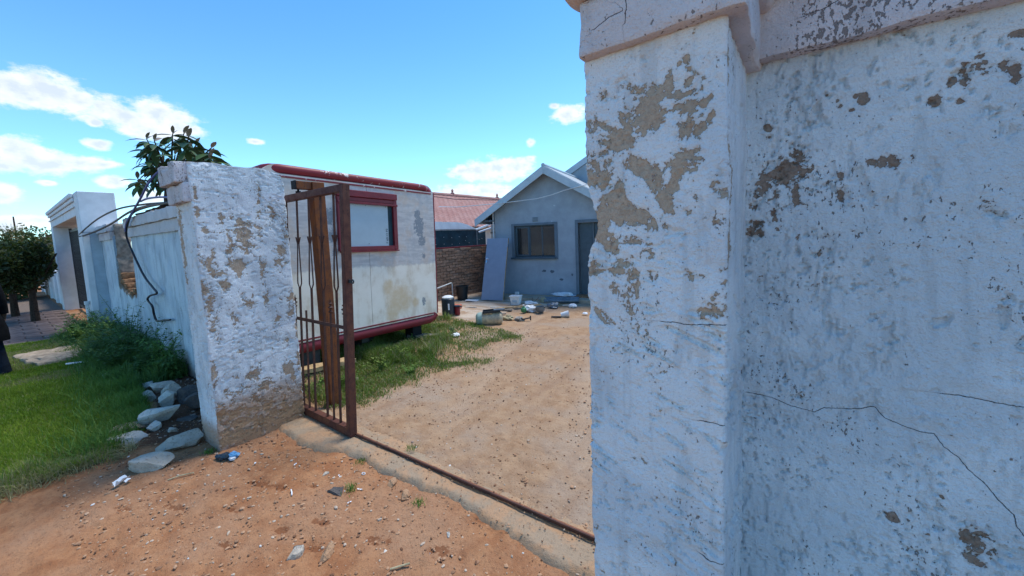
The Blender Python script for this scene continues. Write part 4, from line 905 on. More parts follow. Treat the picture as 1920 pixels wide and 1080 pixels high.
# ------------------------------------------------------------------ side wall of brick
bw = thing('brick_wall', 'rough brown clay-brick side wall between the caravan and the house', 'wall', (-7.8, 8.0, 0))
MB().box((-.10,-3.4,-.1),(.085,3.2,1.40)).build('mortar_core', MT['mortar'], bw)
bmesh_ = MB().box((-.10,-.108,-.034),(.105,.108,.034)).build('brick', MT['brick'], bw, bevel=.006, seg=1)
rg = random.Random(3); first = True
for c in range(18):
    for i in range(13):
        y = -1.45+i*.232+(.116 if c % 2 else 0); z = .02+c*.079
        if c == 17 and i in (1,2,5,8,9,11): continue
        o = bmesh_ if first else bmesh_.copy()
        if not first: COL.objects.link(o)
        first = False
        o.location = (rg.uniform(-.006,.012), y+rg.uniform(-.006,.006), z+rg.uniform(-.004,.004)); o.rotation_euler = (rg.uniform(-.02,.02), 0, rg.uniform(-.03,.03))
MB().box((-.07,-3.3,1.405),(.06,3.1,1.435)).build('red_capping', MT['red_paint'], bw)
# ------------------------------------------------------------------ neighbour: carport and tiled house
cp = thing('carport', 'neighbour carport with dark teal side sheets and a curved white roof above the brick wall', 'carport', (-9.0, 9.0, 0))
MB().box((-.02,-2.5,.9),(.02,1.12,1.93)).build('side_sheet', MT['carport_board'], cp); MB().box((-.03,1.14,.9),(.01,1.62,1.95)).build('side_sheet', MT['carport_board'], cp)
MB().box((.0,-2.6,1.93),(.05,1.18,1.965)).build('beam', MT['pale_wood'], cp)
MB().box((-.03,1.10,0),(.03,1.16,1.97)).build('post', MT['grey_metal'], cp)
arc = [(-2.6,1.97),(-2.4,2.14),(-2.1,2.22),(.10,2.20),(.35,2.18),(.62,2.12),(.90,2.03),(1.14,1.97)]
MB().prism(arc, -2.6, .06, 0).build('curved_roof', MT['carport_roof'], cp, smooth=True)
for i, (y, z) in enumerate(((-.45,1.72),(-.1,1.7),(.25,1.72),(.6,1.71),(-.45,1.5),(-.1,1.48),(.25,1.49),(.55,1.58),(.72,1.5),(1.25,1.6),(1.4,1.62),(-.8,1.7),(-.8,1.5))):
    m = MB(); m.lathe([(0,0),(.012,0),(.009,.006),(0,.007)], (0,0,0), 6, Euler((0,R(90),0)).to_matrix()); m.build('screw', MT['cable_white'], cp, loc=(.02,y,z))
for i, (a, b, lb) in enumerate((((-8.62,9.7,1.93),(-8.25,10.15,2.13),'upper of two white pipes slanting from the carport to the house eaves'),((-8.5,9.7,1.84),(-8.05,10.2,2.04),'lower of two white pipes slanting from the carport to the house eaves'))):
    m = MB(); a, b = Vector(a), Vector(b); m.tube([(0,0,0), b-a], .035, 10); tag(m.build('white_pipe', MT['carport_roof'], None, smooth=True, loc=a), lb, 'pipe', 'white pipes under the eaves')
pf = thing('plank_fence', 'pale upright fence boards beside the house corner', 'fence', (-7.5, 9.4, 0))
for i in range(3): MB().box((-.21+i*.145,-.015,0),(-.075+i*.145,.015,2.05)).build('plank', MT['pale_wood'], pf)
MB().box((-.22,-.03,1.78),(.25,-.016,1.83)).build('batten', MT['grey_wood'], pf)
nh = thing('tiled_house', 'neighbour house with a long red tiled roof behind the carport', 'house', (-13.5, 14.0, 0))
MB().box((-4,-6,-.1),(2.2,9,2.1)).build('wall', MT['white_plaster'], nh)
# tiled slope facing the yard: stepped courses with rolled tiles
nv_, nu_ = 60, 330; yv = np.linspace(-7, 10, nu_); t = np.linspace(0, 1, nv_)
A, B = np.meshgrid(yv, t, indexing='ij'); rows = 20
zz = 2.05+B*1.75+.05*(1-((B*rows) % 1))+.022*np.abs(np.sin(A*math.pi/.30+np.floor(B*rows)*1.57)); xx_ = 2.9-B*3.6
rv = np.stack([xx_.ravel(), A.ravel(), zz.ravel()], -1)
obj('roof_slope', me_np('roof_slope', rv, grid_faces(nu_, nv_)[:, ::-1], None, False), MT['red_tile'], nh)
rv2 = rv.copy(); rv2[:, 0] = -.7-(rv2[:, 0]+.7); obj('roof_slope', me_np('roof_slope', rv2, grid_faces(nu_, nv_), None, False), MT['red_tile'], nh)
m = MB(); m.tube([(-.7,-7,3.84),(-.7,10,3.84)], .11, 10); m.build('ridge', MT['red_tile'], nh)
for y in (-1.6,.3,4.0):
    m = MB(); m.lathe([(0,0),(.10,0),(.10,.06),(.04,.10),(.07,.18),(.03,.24),(0,.30)], (0,0,0), 10); m.build('finial', MT['red_tile'], nh, loc=(-.7,y,3.92), smooth=True)
MB().prism([(-6.9,3.75),(-10.2,2.1),(-6.9,2.1)], -2.5, 1.3, 0).build('hip', MT['red_tile'], nh)
wr = thing('overhead_wire', 'dark thin wire hanging over the red tiled roof', 'cable', (-9, 10, 3))
MB().tube([(-2.5,-1.6,.42),(-1.2,.4,.12),(0,2.0,.05),(1.5,3.5,.35)], .012, 5).build('wire', MT['cable_black'], wr)
# far roof on the left
fh = thing('far_house', 'distant house with a brown pitched roof above the street trees', 'house', (-42, 3.2, 0))
MB().box((-3,-3,0),(3,3,1.6)).build('wall', MT['pale_wood'], fh); MB().prism([(-3.4,1.5),(3.4,1.5),(.8,3.0),(-.8,3.0)], -3.4, 3.4, 0).build('roof', MT['grey_wood'], fh)
MB().box((-.2,-.2,2.8),(.2,.2,3.3)).build('chimney', MT['broken_brick'], fh)
# ------------------------------------------------------------------ pavement of clay pavers, far left
pv = bpy.data.objects.new('pavement', None); link(pv); pv['kind'] = 'structure'
MB().box((-24,-4,-.06),(-11.55,1.09,.012)).build('bedding', MT['mortar'], pv)
pm = MB().box((-.165,-.205,-.03),(.165,.205,.022)).build('paver', MT['paver'], pv, bevel=.012, seg=1); rg = random.Random(5); first = True
for i in range(18):
    for j in range(7):
        o = pm if first else pm.copy()
        if not first: COL.objects.link(o)
        first = False
        o.location = (-11.75-i*.352, .86-j*.425-(.21 if i % 2 else 0), .012+rg.uniform(-.006,.008)); o.rotation_euler = (rg.uniform(-.015,.015), rg.uniform(-.015,.015), rg.uniform(-.03,.03))
# worn concrete apron in front of the brick wall and the house
ax_ = np.arange(-8.2, -3.4, .04); ay_ = np.arange(5.2, 8.75, .04); A, B = np.meshgrid(ax_, ay_, indexing='ij'); A, B = A.ravel(), B.ravel()
rgt = np.interp(B, [5.2,5.6,6.3,7.0,7.6,8.6], [-5.75,-5.25,-5.05,-4.95,-4.7,-4.3])+.5*(fbm2(A*1.6, B*1.6, 3, 141)-.5)
inn = sstep(.0, -.08, A-rgt)*sstep(5.55, 5.68, B+.3*(fbm2(A*1.5, B*1.5, 3, 142)-.5)+.15)
hh = -.06+.085*inn+.010*(fbm2(A*3, B*3, 3, 143)-.5)-.018*sstep(.60, .66, vn2(A*1.3, B*4.5, 144))
tag(obj('concrete_apron', me_np('concrete_apron', np.stack([A, B, hh], -1), grid_faces(len(ax_), len(ay_))), MT['slab']), kind='structure')

# ------------------------------------------------------------------ stones
def rock_mesh(name, seed, dims, facets=11, sub=4, amp=.035):
    bm = bmesh.new(); bmesh.ops.create_icosphere(bm, subdivisions=sub, radius=1.0); rg = np.random.default_rng(seed)
    V = np.array([v.co[:] for v in bm.verts])
    for _ in range(facets):
        n = rg.normal(size=3); n /= np.linalg.norm(n); d = rg.uniform(.36, .72); ex = V@n-d
        V = V-np.clip(ex, 0, None)[:, None]*n*.99
    V = V+(np.stack([vn3(V[:, 0]*3, V[:, 1]*3, V[:, 2]*3, seed+i) for i in range(3)], -1)-.5)*amp*2+(np.stack([vn3(V[:, 0]*9, V[:, 1]*9, V[:, 2]*9, seed+7+i) for i in range(3)], -1)-.5)*amp*.8
    V = V/np.abs(V).max(0)*np.array(dims)
    for v, c in zip(bm.verts, V): v.co = c
    m = bpy.data.meshes.new(name); bm.to_mesh(m); bm.free(); m.polygons.foreach_set('use_smooth', np.full(len(m.polygons), True))
    if hasattr(m, 'set_sharp_from_angle'): m.set_sharp_from_angle(angle=R(18))
    return m
def stone(x, y, dims, rz, mat, label, seed, tilt=(0, 0), lift=.6, group=None, name='stone', facets=16):
    o = obj(name, rock_mesh(name, seed, dims, facets), MT[mat], None, (x, y, gz1(x, y)+dims[2]*lift-.01), (R(tilt[0]), R(tilt[1]), R(rz)))
    return tag(o, label, 'stone', group)
GB = 'stones edging the grass by the left pillar'
stone(-4.03,.56,(.17,.12,.075), 66,'stone_buff','grey-buff flat stone next to the white scrap of paper',1, (6,-4), .55, GB)
stone(-4.20,.84,(.21,.10,.085), 58,'stone_buff','long pale wedge-shaped stone pointing at the foot of the left pillar',2, (4,8), .55, GB)
stone(-4.62,.56,(.17,.09,.07), 70,'stone_white','whitish stone half in grass, second from the paper along the edging',3, (3,0), .55, GB)
stone(-4.84,.55,(.17,.09,.06), 75,'flat_rock','brownish flat stone behind the whitish one in the grass',4, (0,4), .55, GB)
stone(-4.84,.78,(.19,.10,.09), 70,'stone_white','large white pointed stone in the middle of the edging row',5, (0,-10), .6, GB)
stone(-5.22,.93,(.10,.09,.11), 20,'stone_white','upright white stone directly behind the large pointed one',6, (0,0), .7, GB)
stone(-5.56,1.00,(.12,.09,.09), 40,'stone_buff','grey rounded stone leaning in the middle of the edging row',7, (0,0), .65, GB)
stone(-5.86,1.00,(.12,.08,.07), 80,'stone_buff','flat grey stone topping the far bend of the edging row',8, (0,0), .65, GB)
stone(-5.80,.86,(.11,.08,.07), 10,'stone_buff','dull grey stone on the grass side of the far bend',9, (0,0), .65, GB)
stone(-6.25,.95,(.09,.07,.07), 30,'stone_white','lone white round stone beyond the far bend of the edging row',10, (0,0), .65, GB)
stone(-6.90,.95,(.10,.06,.05), 80,'stone_white','small white stone at the right end of the row under the weeds',11, (0,0), .6, GB)
stone(-7.05,.84,(.07,.06,.05), 20,'stone_white','small white stone in the middle of the row under the weeds',12, (0,0), .6, GB)
stone(-7.20,.74,(.08,.06,.06), 20,'stone_white','white stone at the left end of the row under the weeds',13, (0,0), .6, GB)
stone(-4.64,.72,(.06,.06,.05), 0,'stone_white','egg-sized white stone in front of the large pointed stone',14, (0,0), .6, GB)
stone(-4.47,.80,(.06,.05,.04), 40,'stone_buff','small grey-white stone between the large stones by the pillar',15, (0,0), .6, GB)
stone(-5.18,1.14,(.22,.14,.11), 70,'stone_dark','big dark block of stone lying behind the white stones',16, (0,0), .6, GB, facets=10)
stone(-4.82,1.10,(.13,.10,.11), 60,'stone_dark','dark squarish stone touching the left pillar',17, (0,0), .65, GB, facets=12)
stone(-4.62,.96,(.10,.04,.03), 65,'stone_dark','thin dark sliver of stone below the dark squarish one',18, (0,0), .6, GB)
stone(-7.1,1.12,(.13,.07,.04), 70,'stone_white','pale flat stone deep under the weeds by the wall',19, (0,0), .6, GB)
V, Fq = rough_box((-.55,-.42,-.05), (.55,.42,.07), .04, .03, 4, 91, .03, .08); tag(obj('flat_slab', me_np('flat_slab', V, Fq), MT['flat_rock'], None, (-9.45,.52,.05), (0,0,R(10))), 'brown flat slab lying in the grass in front of the weeds', 'slab')
GS = 'single stones on the bare ground'
for (x, y, d, mt, lb, s) in ((-2.50,1.24,(.085,.05,.022),'stone_dark','flat grey-brown stone with a tuft of grass beside it on the dirt',31),(-2.17,.83,(.055,.05,.03),'stone_buff','pale lumpy stone on the red dirt near the bottom edge',32),
  (-2.03,.93,(.06,.035,.035),'stone_earth','brown wedge-shaped stone right of the pale lumpy stone on the dirt',33),(-2.22,1.50,(.045,.035,.03),'stone_earth','upper orange-brown stone at the outer edge of the concrete strip',34),
  (-2.05,1.47,(.06,.045,.03),'stone_earth','lower orange-brown stone at the outer edge of the concrete strip',35),(-1.47,2.03,(.03,.022,.022),'stone_earth','brown stone alone on the yard ground inside the rail',36),
  (-1.57,1.40,(.022,.014,.014),'stone_white','small grey-white stone on the dirt below the concrete strip',37),(-2.75,1.30,(.035,.025,.02),'stone_buff','pale pebble stone in the middle of the red dirt',38),(-3.25,1.38,(.03,.025,.022),'stone_earth','earth-coloured stone near the left pillar foot',39),
  (-1.78,1.12,(.022,.015,.012),'stone_white','white chip of stone on the dirt at bottom centre',40)):
    stone(x, y, d, random.Random(s).uniform(0, 180), mt, lb, s, (0, 0), .45, GS)

# ------------------------------------------------------------------ loose pebbles and crumbs
ico = bmesh.new(); bmesh.ops.create_icosphere(ico, subdivisions=1, radius=1.0); IV = np.array([v.co[:] for v in ico.verts]); IF = np.array([[v.index for v in f.verts] for f in ico.faces]); ico.free()
def scatter_pebbles(name, n, region, sizes, mat, seed, label, keep=None, zf=None):
    rg = np.random.default_rng(seed); x = rg.uniform(region[0], region[1], n*2); y = rg.uniform(region[2], region[3], n*2)
    kp = np.ones(len(x), bool) if keep is None else keep(x, y, rg); x, y = x[kp][:n], y[kp][:n]; n = len(x)
    s = sizes[0]*(sizes[1]/sizes[0])**(rg.random(n)**2.2)
    z = (zf or gz)(x, y)+s*.15; rot = rg.uniform(0, 6.28, n); sq = rg.uniform(.5, 1.1, (n, 3))*np.array([1, .85, .6])
    P = IV[None]*(1+.35*(rg.random((n, len(IV), 1))-.5))*(s[:, None, None])*sq[:, None, :]
    c, sn = np.cos(rot)[:, None], np.sin(rot)[:, None]
    V = np.stack([P[..., 0]*c-P[..., 1]*sn+x[:, None], P[..., 0]*sn+P[..., 1]*c+y[:, None], P[..., 2]+z[:, None]], -1).reshape(-1, 3)
    Fq = (IF[None]+(np.arange(n)*len(IV))[:, None, None]).reshape(-1, 3)
    tag(obj(name, me_np(name, V, Fq, dict(rnd=np.repeat(rg.random(n), len(IV))), False), mat), label, kind='stuff')
k = NT('pebble_mix', .95, .1); r_ = k.attr('rnd'); c = k.mix(k.rng(r_, .0, .55), (.17,.085,.05), (.44,.26,.155)); c = k.mix(k.rng(r_, .84, .88), c, (.48,.38,.29)); c = k.mix(k.rng(r_, .99, .995), c, (.62,.61,.58)); MT['pebble'] = k.out(c)
k = NT('dark_pebble', .95, .1); r_ = k.attr('rnd'); MT['dark_pebble'] = k.out(k.mix(k.rng(r_, .3, .9), (.10,.06,.045), (.33,.25,.20)))
nolawn = lambda x, y, rg: (lawn_mask(x, y) < .3)
scatter_pebbles('pebbles', 7000, (-4.6,-.3,.1,1.62), (.003,.018), MT['pebble'], 1, 'small stones and crumbs strewn over the red dirt', nolawn)
scatter_pebbles('pebbles', 6000, (-4.2,.2,1.75,5.5), (.0035,.016), MT['pebble'], 2, 'gravelly crumbs strewn over the yard drive', lambda x, y, rg: yard_grass_mask(x, y) < .3)
scatter_pebbles('pebbles', 500, (-4.0,-.6,1.8,8.5), (.006,.018), MT['dark_pebble'], 3, 'dark stones and clods on the yard drive', lambda x, y, rg: yard_grass_mask(x, y) < .2)
scatter_pebbles('pebbles', 700, (-3.6,-.3,1.58,1.95), (.003,.010), MT['pebble'], 4, 'crumbs lying on the concrete strip', None, lambda x, y: gz(x, y)*0+.036)
scatter_pebbles('soil_clods', 900, (-7.5,-4.25,.7,1.34), (.006,.03), MT['dark_pebble'], 5, 'clods on the dark soil bed at the wall foot', lambda x, y, rg: y > np.interp(x, BX, BY))

# ------------------------------------------------------------------ grass
def blades(name, x, y, z, hgt, wid, lean, mat, label, seed, dry=None, parent=None, org=(0, 0, 0), kind='stuff', seg=2):
    rg = np.random.default_rng(seed); n = len(x); a = rg.uniform(0, 2*np.pi, n); la = rg.uniform(0, 2*np.pi, n); ln = lean*rg.random(n)
    wx, wy = np.cos(a)*wid/2, np.sin(a)*wid/2; dx, dy = np.cos(la)*ln*hgt, np.sin(la)*ln*hgt
    V = []; 
    for t, w in ((0, 1.), (.5, .85), (1., .0)):
        px, py, pz = x+dx*t*t, y+dy*t*t, z+hgt*(t-.25*t*t*ln)
        if w: V += [np.stack([px-wx*w, py-wy*w, pz], -1), np.stack([px+wx*w, py+wy*w, pz], -1)]
        else: V += [np.stack([px, py, pz], -1)]
    V = np.stack(V, 1); b = (np.arange(n)*5)[:, None]
    Fq = np.concatenate([b+np.array([[0,1,3]]), b+np.array([[0,3,2]]), b+np.array([[2,3,4]])])
    rnd = np.repeat(np.clip(.55*rg.random(n)+1.3*(fbm2(x*2.2, y*2.2, 3, seed+70)-.32), 0, 1), 5); d = np.repeat(dry if dry is not None else np.zeros(n), 5)
    o = obj(name, me_np(name, V.reshape(-1, 3)-np.array(org), Fq, dict(rnd=rnd, dry=d), True), MT[mat], parent)
    return tag(o, label, kind=kind) if kind else o
rg = np.random.default_rng(5)
n = 230000; u = rg.random(n); x = -4.40-7.3*u**1.7; y = rg.uniform(-.75, 1.30, n); m_ = rg.random(n) < lawn_mask(x, y)*(.35+.65*sstep(-4.40,-4.75,x)); x, y = x[m_], y[m_]; n = len(x)
d = np.hypot(x, y); tuft = fbm2(x*5, y*5, 3, 201)
hgt = (.030+.045*tuft)*(.7+.6*rg.random(n))*(1+.5*sstep(-4.9,-4.5,x)*tuft); wid = .0035*np.clip(d/4.5, 1, 2.6)
dryp = (rg.random(n) < .05+.45*sstep(-5.0,-4.45,x+.3*(tuft-.5))+.5*sstep(.56,.68,fbm2(x*1.5, y*1.5, 3, 207)))*1.
blades('lawn_grass', x, y, gz(x, y), hgt, wid, .9, 'lawn_blade', 'short bright green lawn grass on the verge', 6, dryp)
# taller grass and seedlings towards the stones
n = 16000; x = rg.uniform(-9.5,-4.5, n); b = np.interp(x, BX, BY); y = b-np.abs(rg.normal(0, .22, n)); m_ = rg.random(n) < lawn_mask(x, y); x, y = x[m_], y[m_]; n = len(x)
blades('edge_grass', x, y, gz(x, y), rg.uniform(.06,.17, n)*(.5+fbm2(x*3, y*3, 2, 9)), np.full(n, .0065), 1.0, 'bright_leaf', 'longer bright grass growing along the stone edging', 7)
n = 1500; x = rg.normal(-4.43, .05, n); y = rg.uniform(-.5, .55, n)
blades('dry_straw', x, y, gz(x, y)+.004, rg.uniform(.03,.11, n), np.full(n, .004), 2.6, 'lawn_blade', 'dry straw hanging over the earth edge of the lawn', 8, np.ones(n))
n = 170000; x = rg.uniform(-7.0,-3.2, n); y = rg.uniform(1.85, 5.8, n); g_ = yard_grass_mask(x, y); m_ = rg.random(n) < g_*(.45+.55*fbm2(x*3, y*3, 3, 204)); x, y = x[m_], y[m_]; n = len(x)
tuft = fbm2(x*2.6, y*2.6, 3, 203); hgt = (.018+.16*sstep(.48,.75,tuft)*sstep(-3.7,-4.2,x+0*y)+.035*rg.random(n)); 
blades('yard_grass', x, y, gz(x, y), hgt, .0045+.0008*np.hypot(x, y), .9, 'yard_blade', 'patchy yard grass growing round the caravan', 9, (rg.random(n) < .16+.3*(1-g_[m_]))*1.)

def weed(name, x, y, h, stems, mat, label, seed, leaf=.05, leafw=.012, per=26, spread=.5, group=None, nod=0.):
    """upright leafy weed: stems with narrow leaves all the way up"""
    rg = np.random.default_rng(seed); t = thing(name, label, 'weed', (x, y, gz1(x, y)-.01), group=group)
    ms = MB(); LV = []; LF = []; RN = []
    for s in range(stems):
        a = rg.uniform(0, 6.28); ln = rg.uniform(.05, spread)*h; hh = h*rg.uniform(.55, 1.0); bx, by = rg.normal(0, .05*h+.01, 2)
        P = [Vector((bx+ln*math.cos(a)*q*q+rg.normal(0,.004), by+ln*math.sin(a)*q*q+rg.normal(0,.004), hh*(q-.12*q*q*spread))) for q in np.linspace(0, 1, 7)]
        ms.tube(P, [.0045*(1-.75*q)*max(.7, h*1.6) for q in np.linspace(0, 1, 7)], 4, False)
        for i in range(per):
            q = rg.uniform(.08, 1.0); f = q*6; j = min(5, int(f)); p = P[j].lerp(P[j+1], f-j); la = rg.uniform(0, 6.28); up = rg.uniform(-.1, .8)-nod
            L = leaf*rg.uniform(.6, 1.25)*(1.15-.55*q); dr = Vector((math.cos(la), math.sin(la), up)).normalized(); sd_ = Vector((-math.sin(la), math.cos(la), 0)); w = leafw*rg.uniform(.7, 1.3)
            b = len(LV); mid = p+dr*L*.5+Vector((0,0,.03*L)); tip = p+dr*L-Vector((0,0,.25*L))
            LV += [p, mid-sd_*w, mid+sd_*w, tip]; LF += [(b,b+1,b+2),(b+1,b+3,b+2)]; RN += [rg.random()]*4
    ms.build('stem', MT['weed_leaf'], t)
    obj('leaves', me_np('leaves', np.array([v[:] for v in LV]), np.array(LF), dict(rnd=np.array(RN), dry=np.zeros(len(LV))), False), MT[mat], t)
    return t
GW = 'weeds growing along the left wall'
WD = [(-8.55,1.16,.95,5,.05,'tallest weed with bare branching tops in front of the broken notch'),(-8.1,1.10,.80,7,.06,'tall bushy weed just right of the broken notch'),(-7.75,1.0,.62,9,.055,'dense dark weed under the hanging black cable'),
  (-7.1,1.16,.60,8,.05,'weed against the wall at the loose end of the black cable'),(-6.55,1.18,.66,7,.07,'slender upright weed standing nearest the left pillar'),(-6.25,1.22,.36,7,.06,'low weed at the wall foot next to the pillar'),
  (-9.2,.95,.55,9,.05,'bushy weed on the near side of the brown slab'),(-9.9,1.05,.62,9,.05,'bushy weed behind the brown slab'),(-10.6,.95,.52,9,.05,'feathery weed in front of the white gateway pier'),
  (-11.2,.80,.48,9,.05,'feathery weed at the edge of the brick pavement'),(-8.3,.78,.48,8,.05,'leafy weed spilling onto the lawn'),(-7.35,.80,.40,8,.05,'low spreading weed above the row of small white stones'),
  (-10.1,.72,.40,9,.05,'low feathery weed left of the brown slab'),(-8.9,1.22,.58,7,.05,'dark weed in the corner below the notch'),(-6.75,1.02,.30,7,.05,'short weed behind the small white stones'),(-11.5,1.0,.50,8,.05,'feathery weed at the foot of the gateway')]
for i, (x, y, h, s, lf, lb) in enumerate(WD):
    weed('weed', x, y, h*1.22, s*2, 'bright_leaf' if i in (0,4,6,8,9,12) else 'weed_leaf', lb, 300+i, lf*1.7, .013, 34, .6, GW)
n = 30000; x = rg.uniform(-12.0,-6.2, n); y = 1.32-np.abs(rg.normal(0, .30, n)); m_ = (y > .45) & (rg.random(n) < .35+.65*sstep(-7.0,-8.2,x)); x, y = x[m_], y[m_]; n = len(x)
blades('undergrowth', x, y, gz(x, y), rg.uniform(.08,.30, n)*(.4+1.1*fbm2(x*2.5, y*2.5, 2, 19))*(.55+.45*sstep(.5,.9,y)), np.full(n, .012), 1.1, 'weed_leaf', 'tangled low green undergrowth along the left wall', 11)
GP = 'small grass tufts on bare ground'
for i, (x, y, s, lb) in enumerate(((-2.42,1.30,.05,'bright green tuft beside the flat grey-brown stone'),(-1.92,1.47,.035,'tiny tuft below the orange-brown stones of the concrete edge'),(-2.66,1.53,.03,'tiny tuft at the broken outer edge of the concrete strip'),(-2.42,1.83,.04,'small tuft on the inner side of the rail'),(-3.86,.90,.05,'ragged tuft at the street corner of the left pillar'))):
    q = 60; xx = rg.normal(0, .022, q); yy = rg.normal(0, .022, q); t = thing('grass_tuft', lb, 'grass', (x, y, gz1(x, y)+.004+(.03 if y > 1.6 else 0)), group=GP)
    blades('blades', xx, yy, np.zeros(q), rg.uniform(.4,1.1, q)*s, np.full(q, .005), 1.3, 'bright_leaf', None, 50+i, None, t, kind=None)
GY = 'taller weeds in the yard grass'
for i, (x, y, h, mt, lb) in enumerate(((-4.15,2.35,.20,'bright_leaf','leafy plant just right of the gate end in the yard'),(-4.35,2.05,.24,'bright_leaf','leafy plant showing between the gate bars'),(-4.3,2.85,.26,'yard_blade','spiky grey-green weed in the middle of the yard grass'),(-4.5,3.3,.26,'yard_blade','spiky weed in front of the caravan trim'),(-3.9,3.0,.16,'bright_leaf','small leafy plant at the dirt edge of the yard grass'),(-4.95,3.9,.22,'weed_leaf','dark weed under the caravan by the loose plank'),(-4.75,4.62,.20,'weed_leaf','dark weed off the far caravan corner'),(-4.6,1.98,.28,'bright_leaf','leafy plant behind the left gate bars'))):
    weed('yard_weed', x, y, h, 9, mt, lb, 400+i, .05, .010, 16, .9, GY)

# ------------------------------------------------------------------ street trees, hedge
def leaf_cloud(n, rg, c, r, size, hollow=.35):
    d = rg.normal(size=(n, 3)); d /= np.linalg.norm(d, axis=1)[:, None]; rad = (hollow+(1-hollow)*rg.random(n)**.5)
    lump = .75+.5*vn3(d[:, 0]*2.2+c[0], d[:, 1]*2.2, d[:, 2]*2.2+5, 3)
    p = d*(rad*lump)[:, None]*np.array(r)+np.array(c)
    a = rg.normal(size=(n, 3)); a /= np.linalg.norm(a, axis=1)[:, None]; b = np.cross(a, rg.normal(size=(n, 3))); b /= np.linalg.norm(b, axis=1)[:, None]
    s = size*rg.uniform(.6, 1.4, n)[:, None]
    V = np.stack([p-a*s, p+b*s*.45, p+a*s, p-b*s*.45], 1).reshape(-1, 3); Fq = (np.arange(n)*4)[:, None]+np.array([[0,1,2,3]])
    return V, Fq, np.repeat(rg.random(n), 4)
def street_tree(x, y, h, cr, label, seed, n=8000, mat='tree_leaf', oy=-.25):
    rg = np.random.default_rng(seed); t = thing('street_tree', label, 'tree', (x, y, 0), group='clipped street trees on the pavement')
    MB().tube([(0,0,-.05),(.01,.0,.35),(-.02,.01,.75),(-.04,.03,h-.3)], [.085,.07,.06,.03], 8).build('trunk', MT['bark'], t, smooth=True)
    for a in range(5):
        an = a*1.26+seed; MB().tube([(-.02,.01,.8),(.25*math.cos(an),.25*math.sin(an),1.1),(.6*math.cos(an),.6*math.sin(an),h-.35)], [.035,.025,.012], 5).build('limb', MT['bark'], t)
    P = [leaf_cloud(n, rg, (0,oy,h-.62), (cr,cr*.85,.60), .05)]
    for a in range(7): an = a*.9; P.append(leaf_cloud(n//7, rg, (cr*.6*math.cos(an), oy+cr*.5*math.sin(an), h-.52+.2*math.sin(a*2.1)), (.38,.34,.36), .05, .1))
    V = np.concatenate([p[0] for p in P]); o = 0; Fs = []
    for p in P: Fs.append(p[1]+o); o += len(p[0])
    obj('crown', me_np('crown', V, np.concatenate(Fs), dict(rnd=np.concatenate([p[2] for p in P]), dry=np.zeros(len(V))), False), MT[mat], t)
street_tree(-15.2,.47,2.05,.78,'dark round-headed street tree nearest the white gateway',21)
street_tree(-17.1,.20,2.05,.85,'dark round-headed street tree standing just behind the first',22)
rg = np.random.default_rng(9)
def shrub(name, label, loc, r, n, mat, size, dry=.0):
    t = thing(name, label, 'shrub', loc)
    V, Fq, rn = leaf_cloud(n, rg, (0,0,r[2]*.8), r, size, .2); obj('foliage', me_np('foliage', V, Fq, dict(rnd=rn, dry=np.repeat((rg.random(n) < dry)*1., 4)), False), MT[mat], t)
    MB().tube([(0,0,-.1),(0,0,r[2]*.9)], [.05,.02], 6).build('stem', MT['bark'], t); return t
shrub('hedge', 'dark green hedge at the end of the pavement', (-24,-.3,0), (1.2,1.6,1.1), 7000, 'hedge_leaf', .07)
shrub('hedge', 'yellowish green bush rising behind the street trees', (-23,.75,.8), (1.0,1.1,1.1), 6000, 'hedge_leaf', .06, .25)
pt = thing('bare_tree', 'thin pinkish bare-twigged tree poking above the street trees', 'tree', (-24.5,.6,0))
rg2 = random.Random(4); m = MB()
for i in range(70):
    a = rg2.uniform(0, 6.28); z0 = rg2.uniform(1.5, 2.5); l = rg2.uniform(.2, .6); m.tube([(0,0,z0*.8),(l*.5*math.cos(a),l*.5*math.sin(a),z0+.1),(l*math.cos(a),l*math.sin(a),z0+.5)], [.008,.005,.003], 4)
m.build('twigs', MT['raw_wood'], pt); MB().tube([(0,0,0),(0,0,3.2)], [.07,.02], 6).build('trunk', MT['bark'], pt)

# ------------------------------------------------------------------ loquat behind the wall
lq = thing('loquat_tree', 'small loquat tree with drooping long leaves rising behind the wall by the left pillar', 'tree', (-7.95, 1.76, 0))
MB().tube([(0,0,-.05),(.04,0,1.2),(.0,-.04,2.1),(-.02,-.02,2.5),(-.05,0,2.75)], [.11,.10,.085,.075,.05], 9).build('trunk', MT['bark'], lq, smooth=True)
lv = bpy.data.meshes.new('leaf'); prof = [(0,.0,0),(.05,.028,.012),(.12,.040,.012),(.20,.030,-.012),(.27,.0,-.060)]
vs = []; fs = []
for q, (l, w, z) in enumerate(prof): vs += [(l,-w,z-.25*w),(l,0,z+.0),(l,w,z-.25*w)]
for q in range(4):
    for k_ in (0, 1): fs.append((q*3+k_, q*3+k_+1, q*3+k_+4, q*3+k_+3))
lv.from_pydata(vs, [], fs); lv.polygons.foreach_set('use_smooth', [True]*len(fs)); lv.materials.append(MT['loquat_leaf'])
lvy = lv.copy(); lvy.materials.clear(); lvy.materials.append(MT['loquat_young'])
rg3 = random.Random(12)
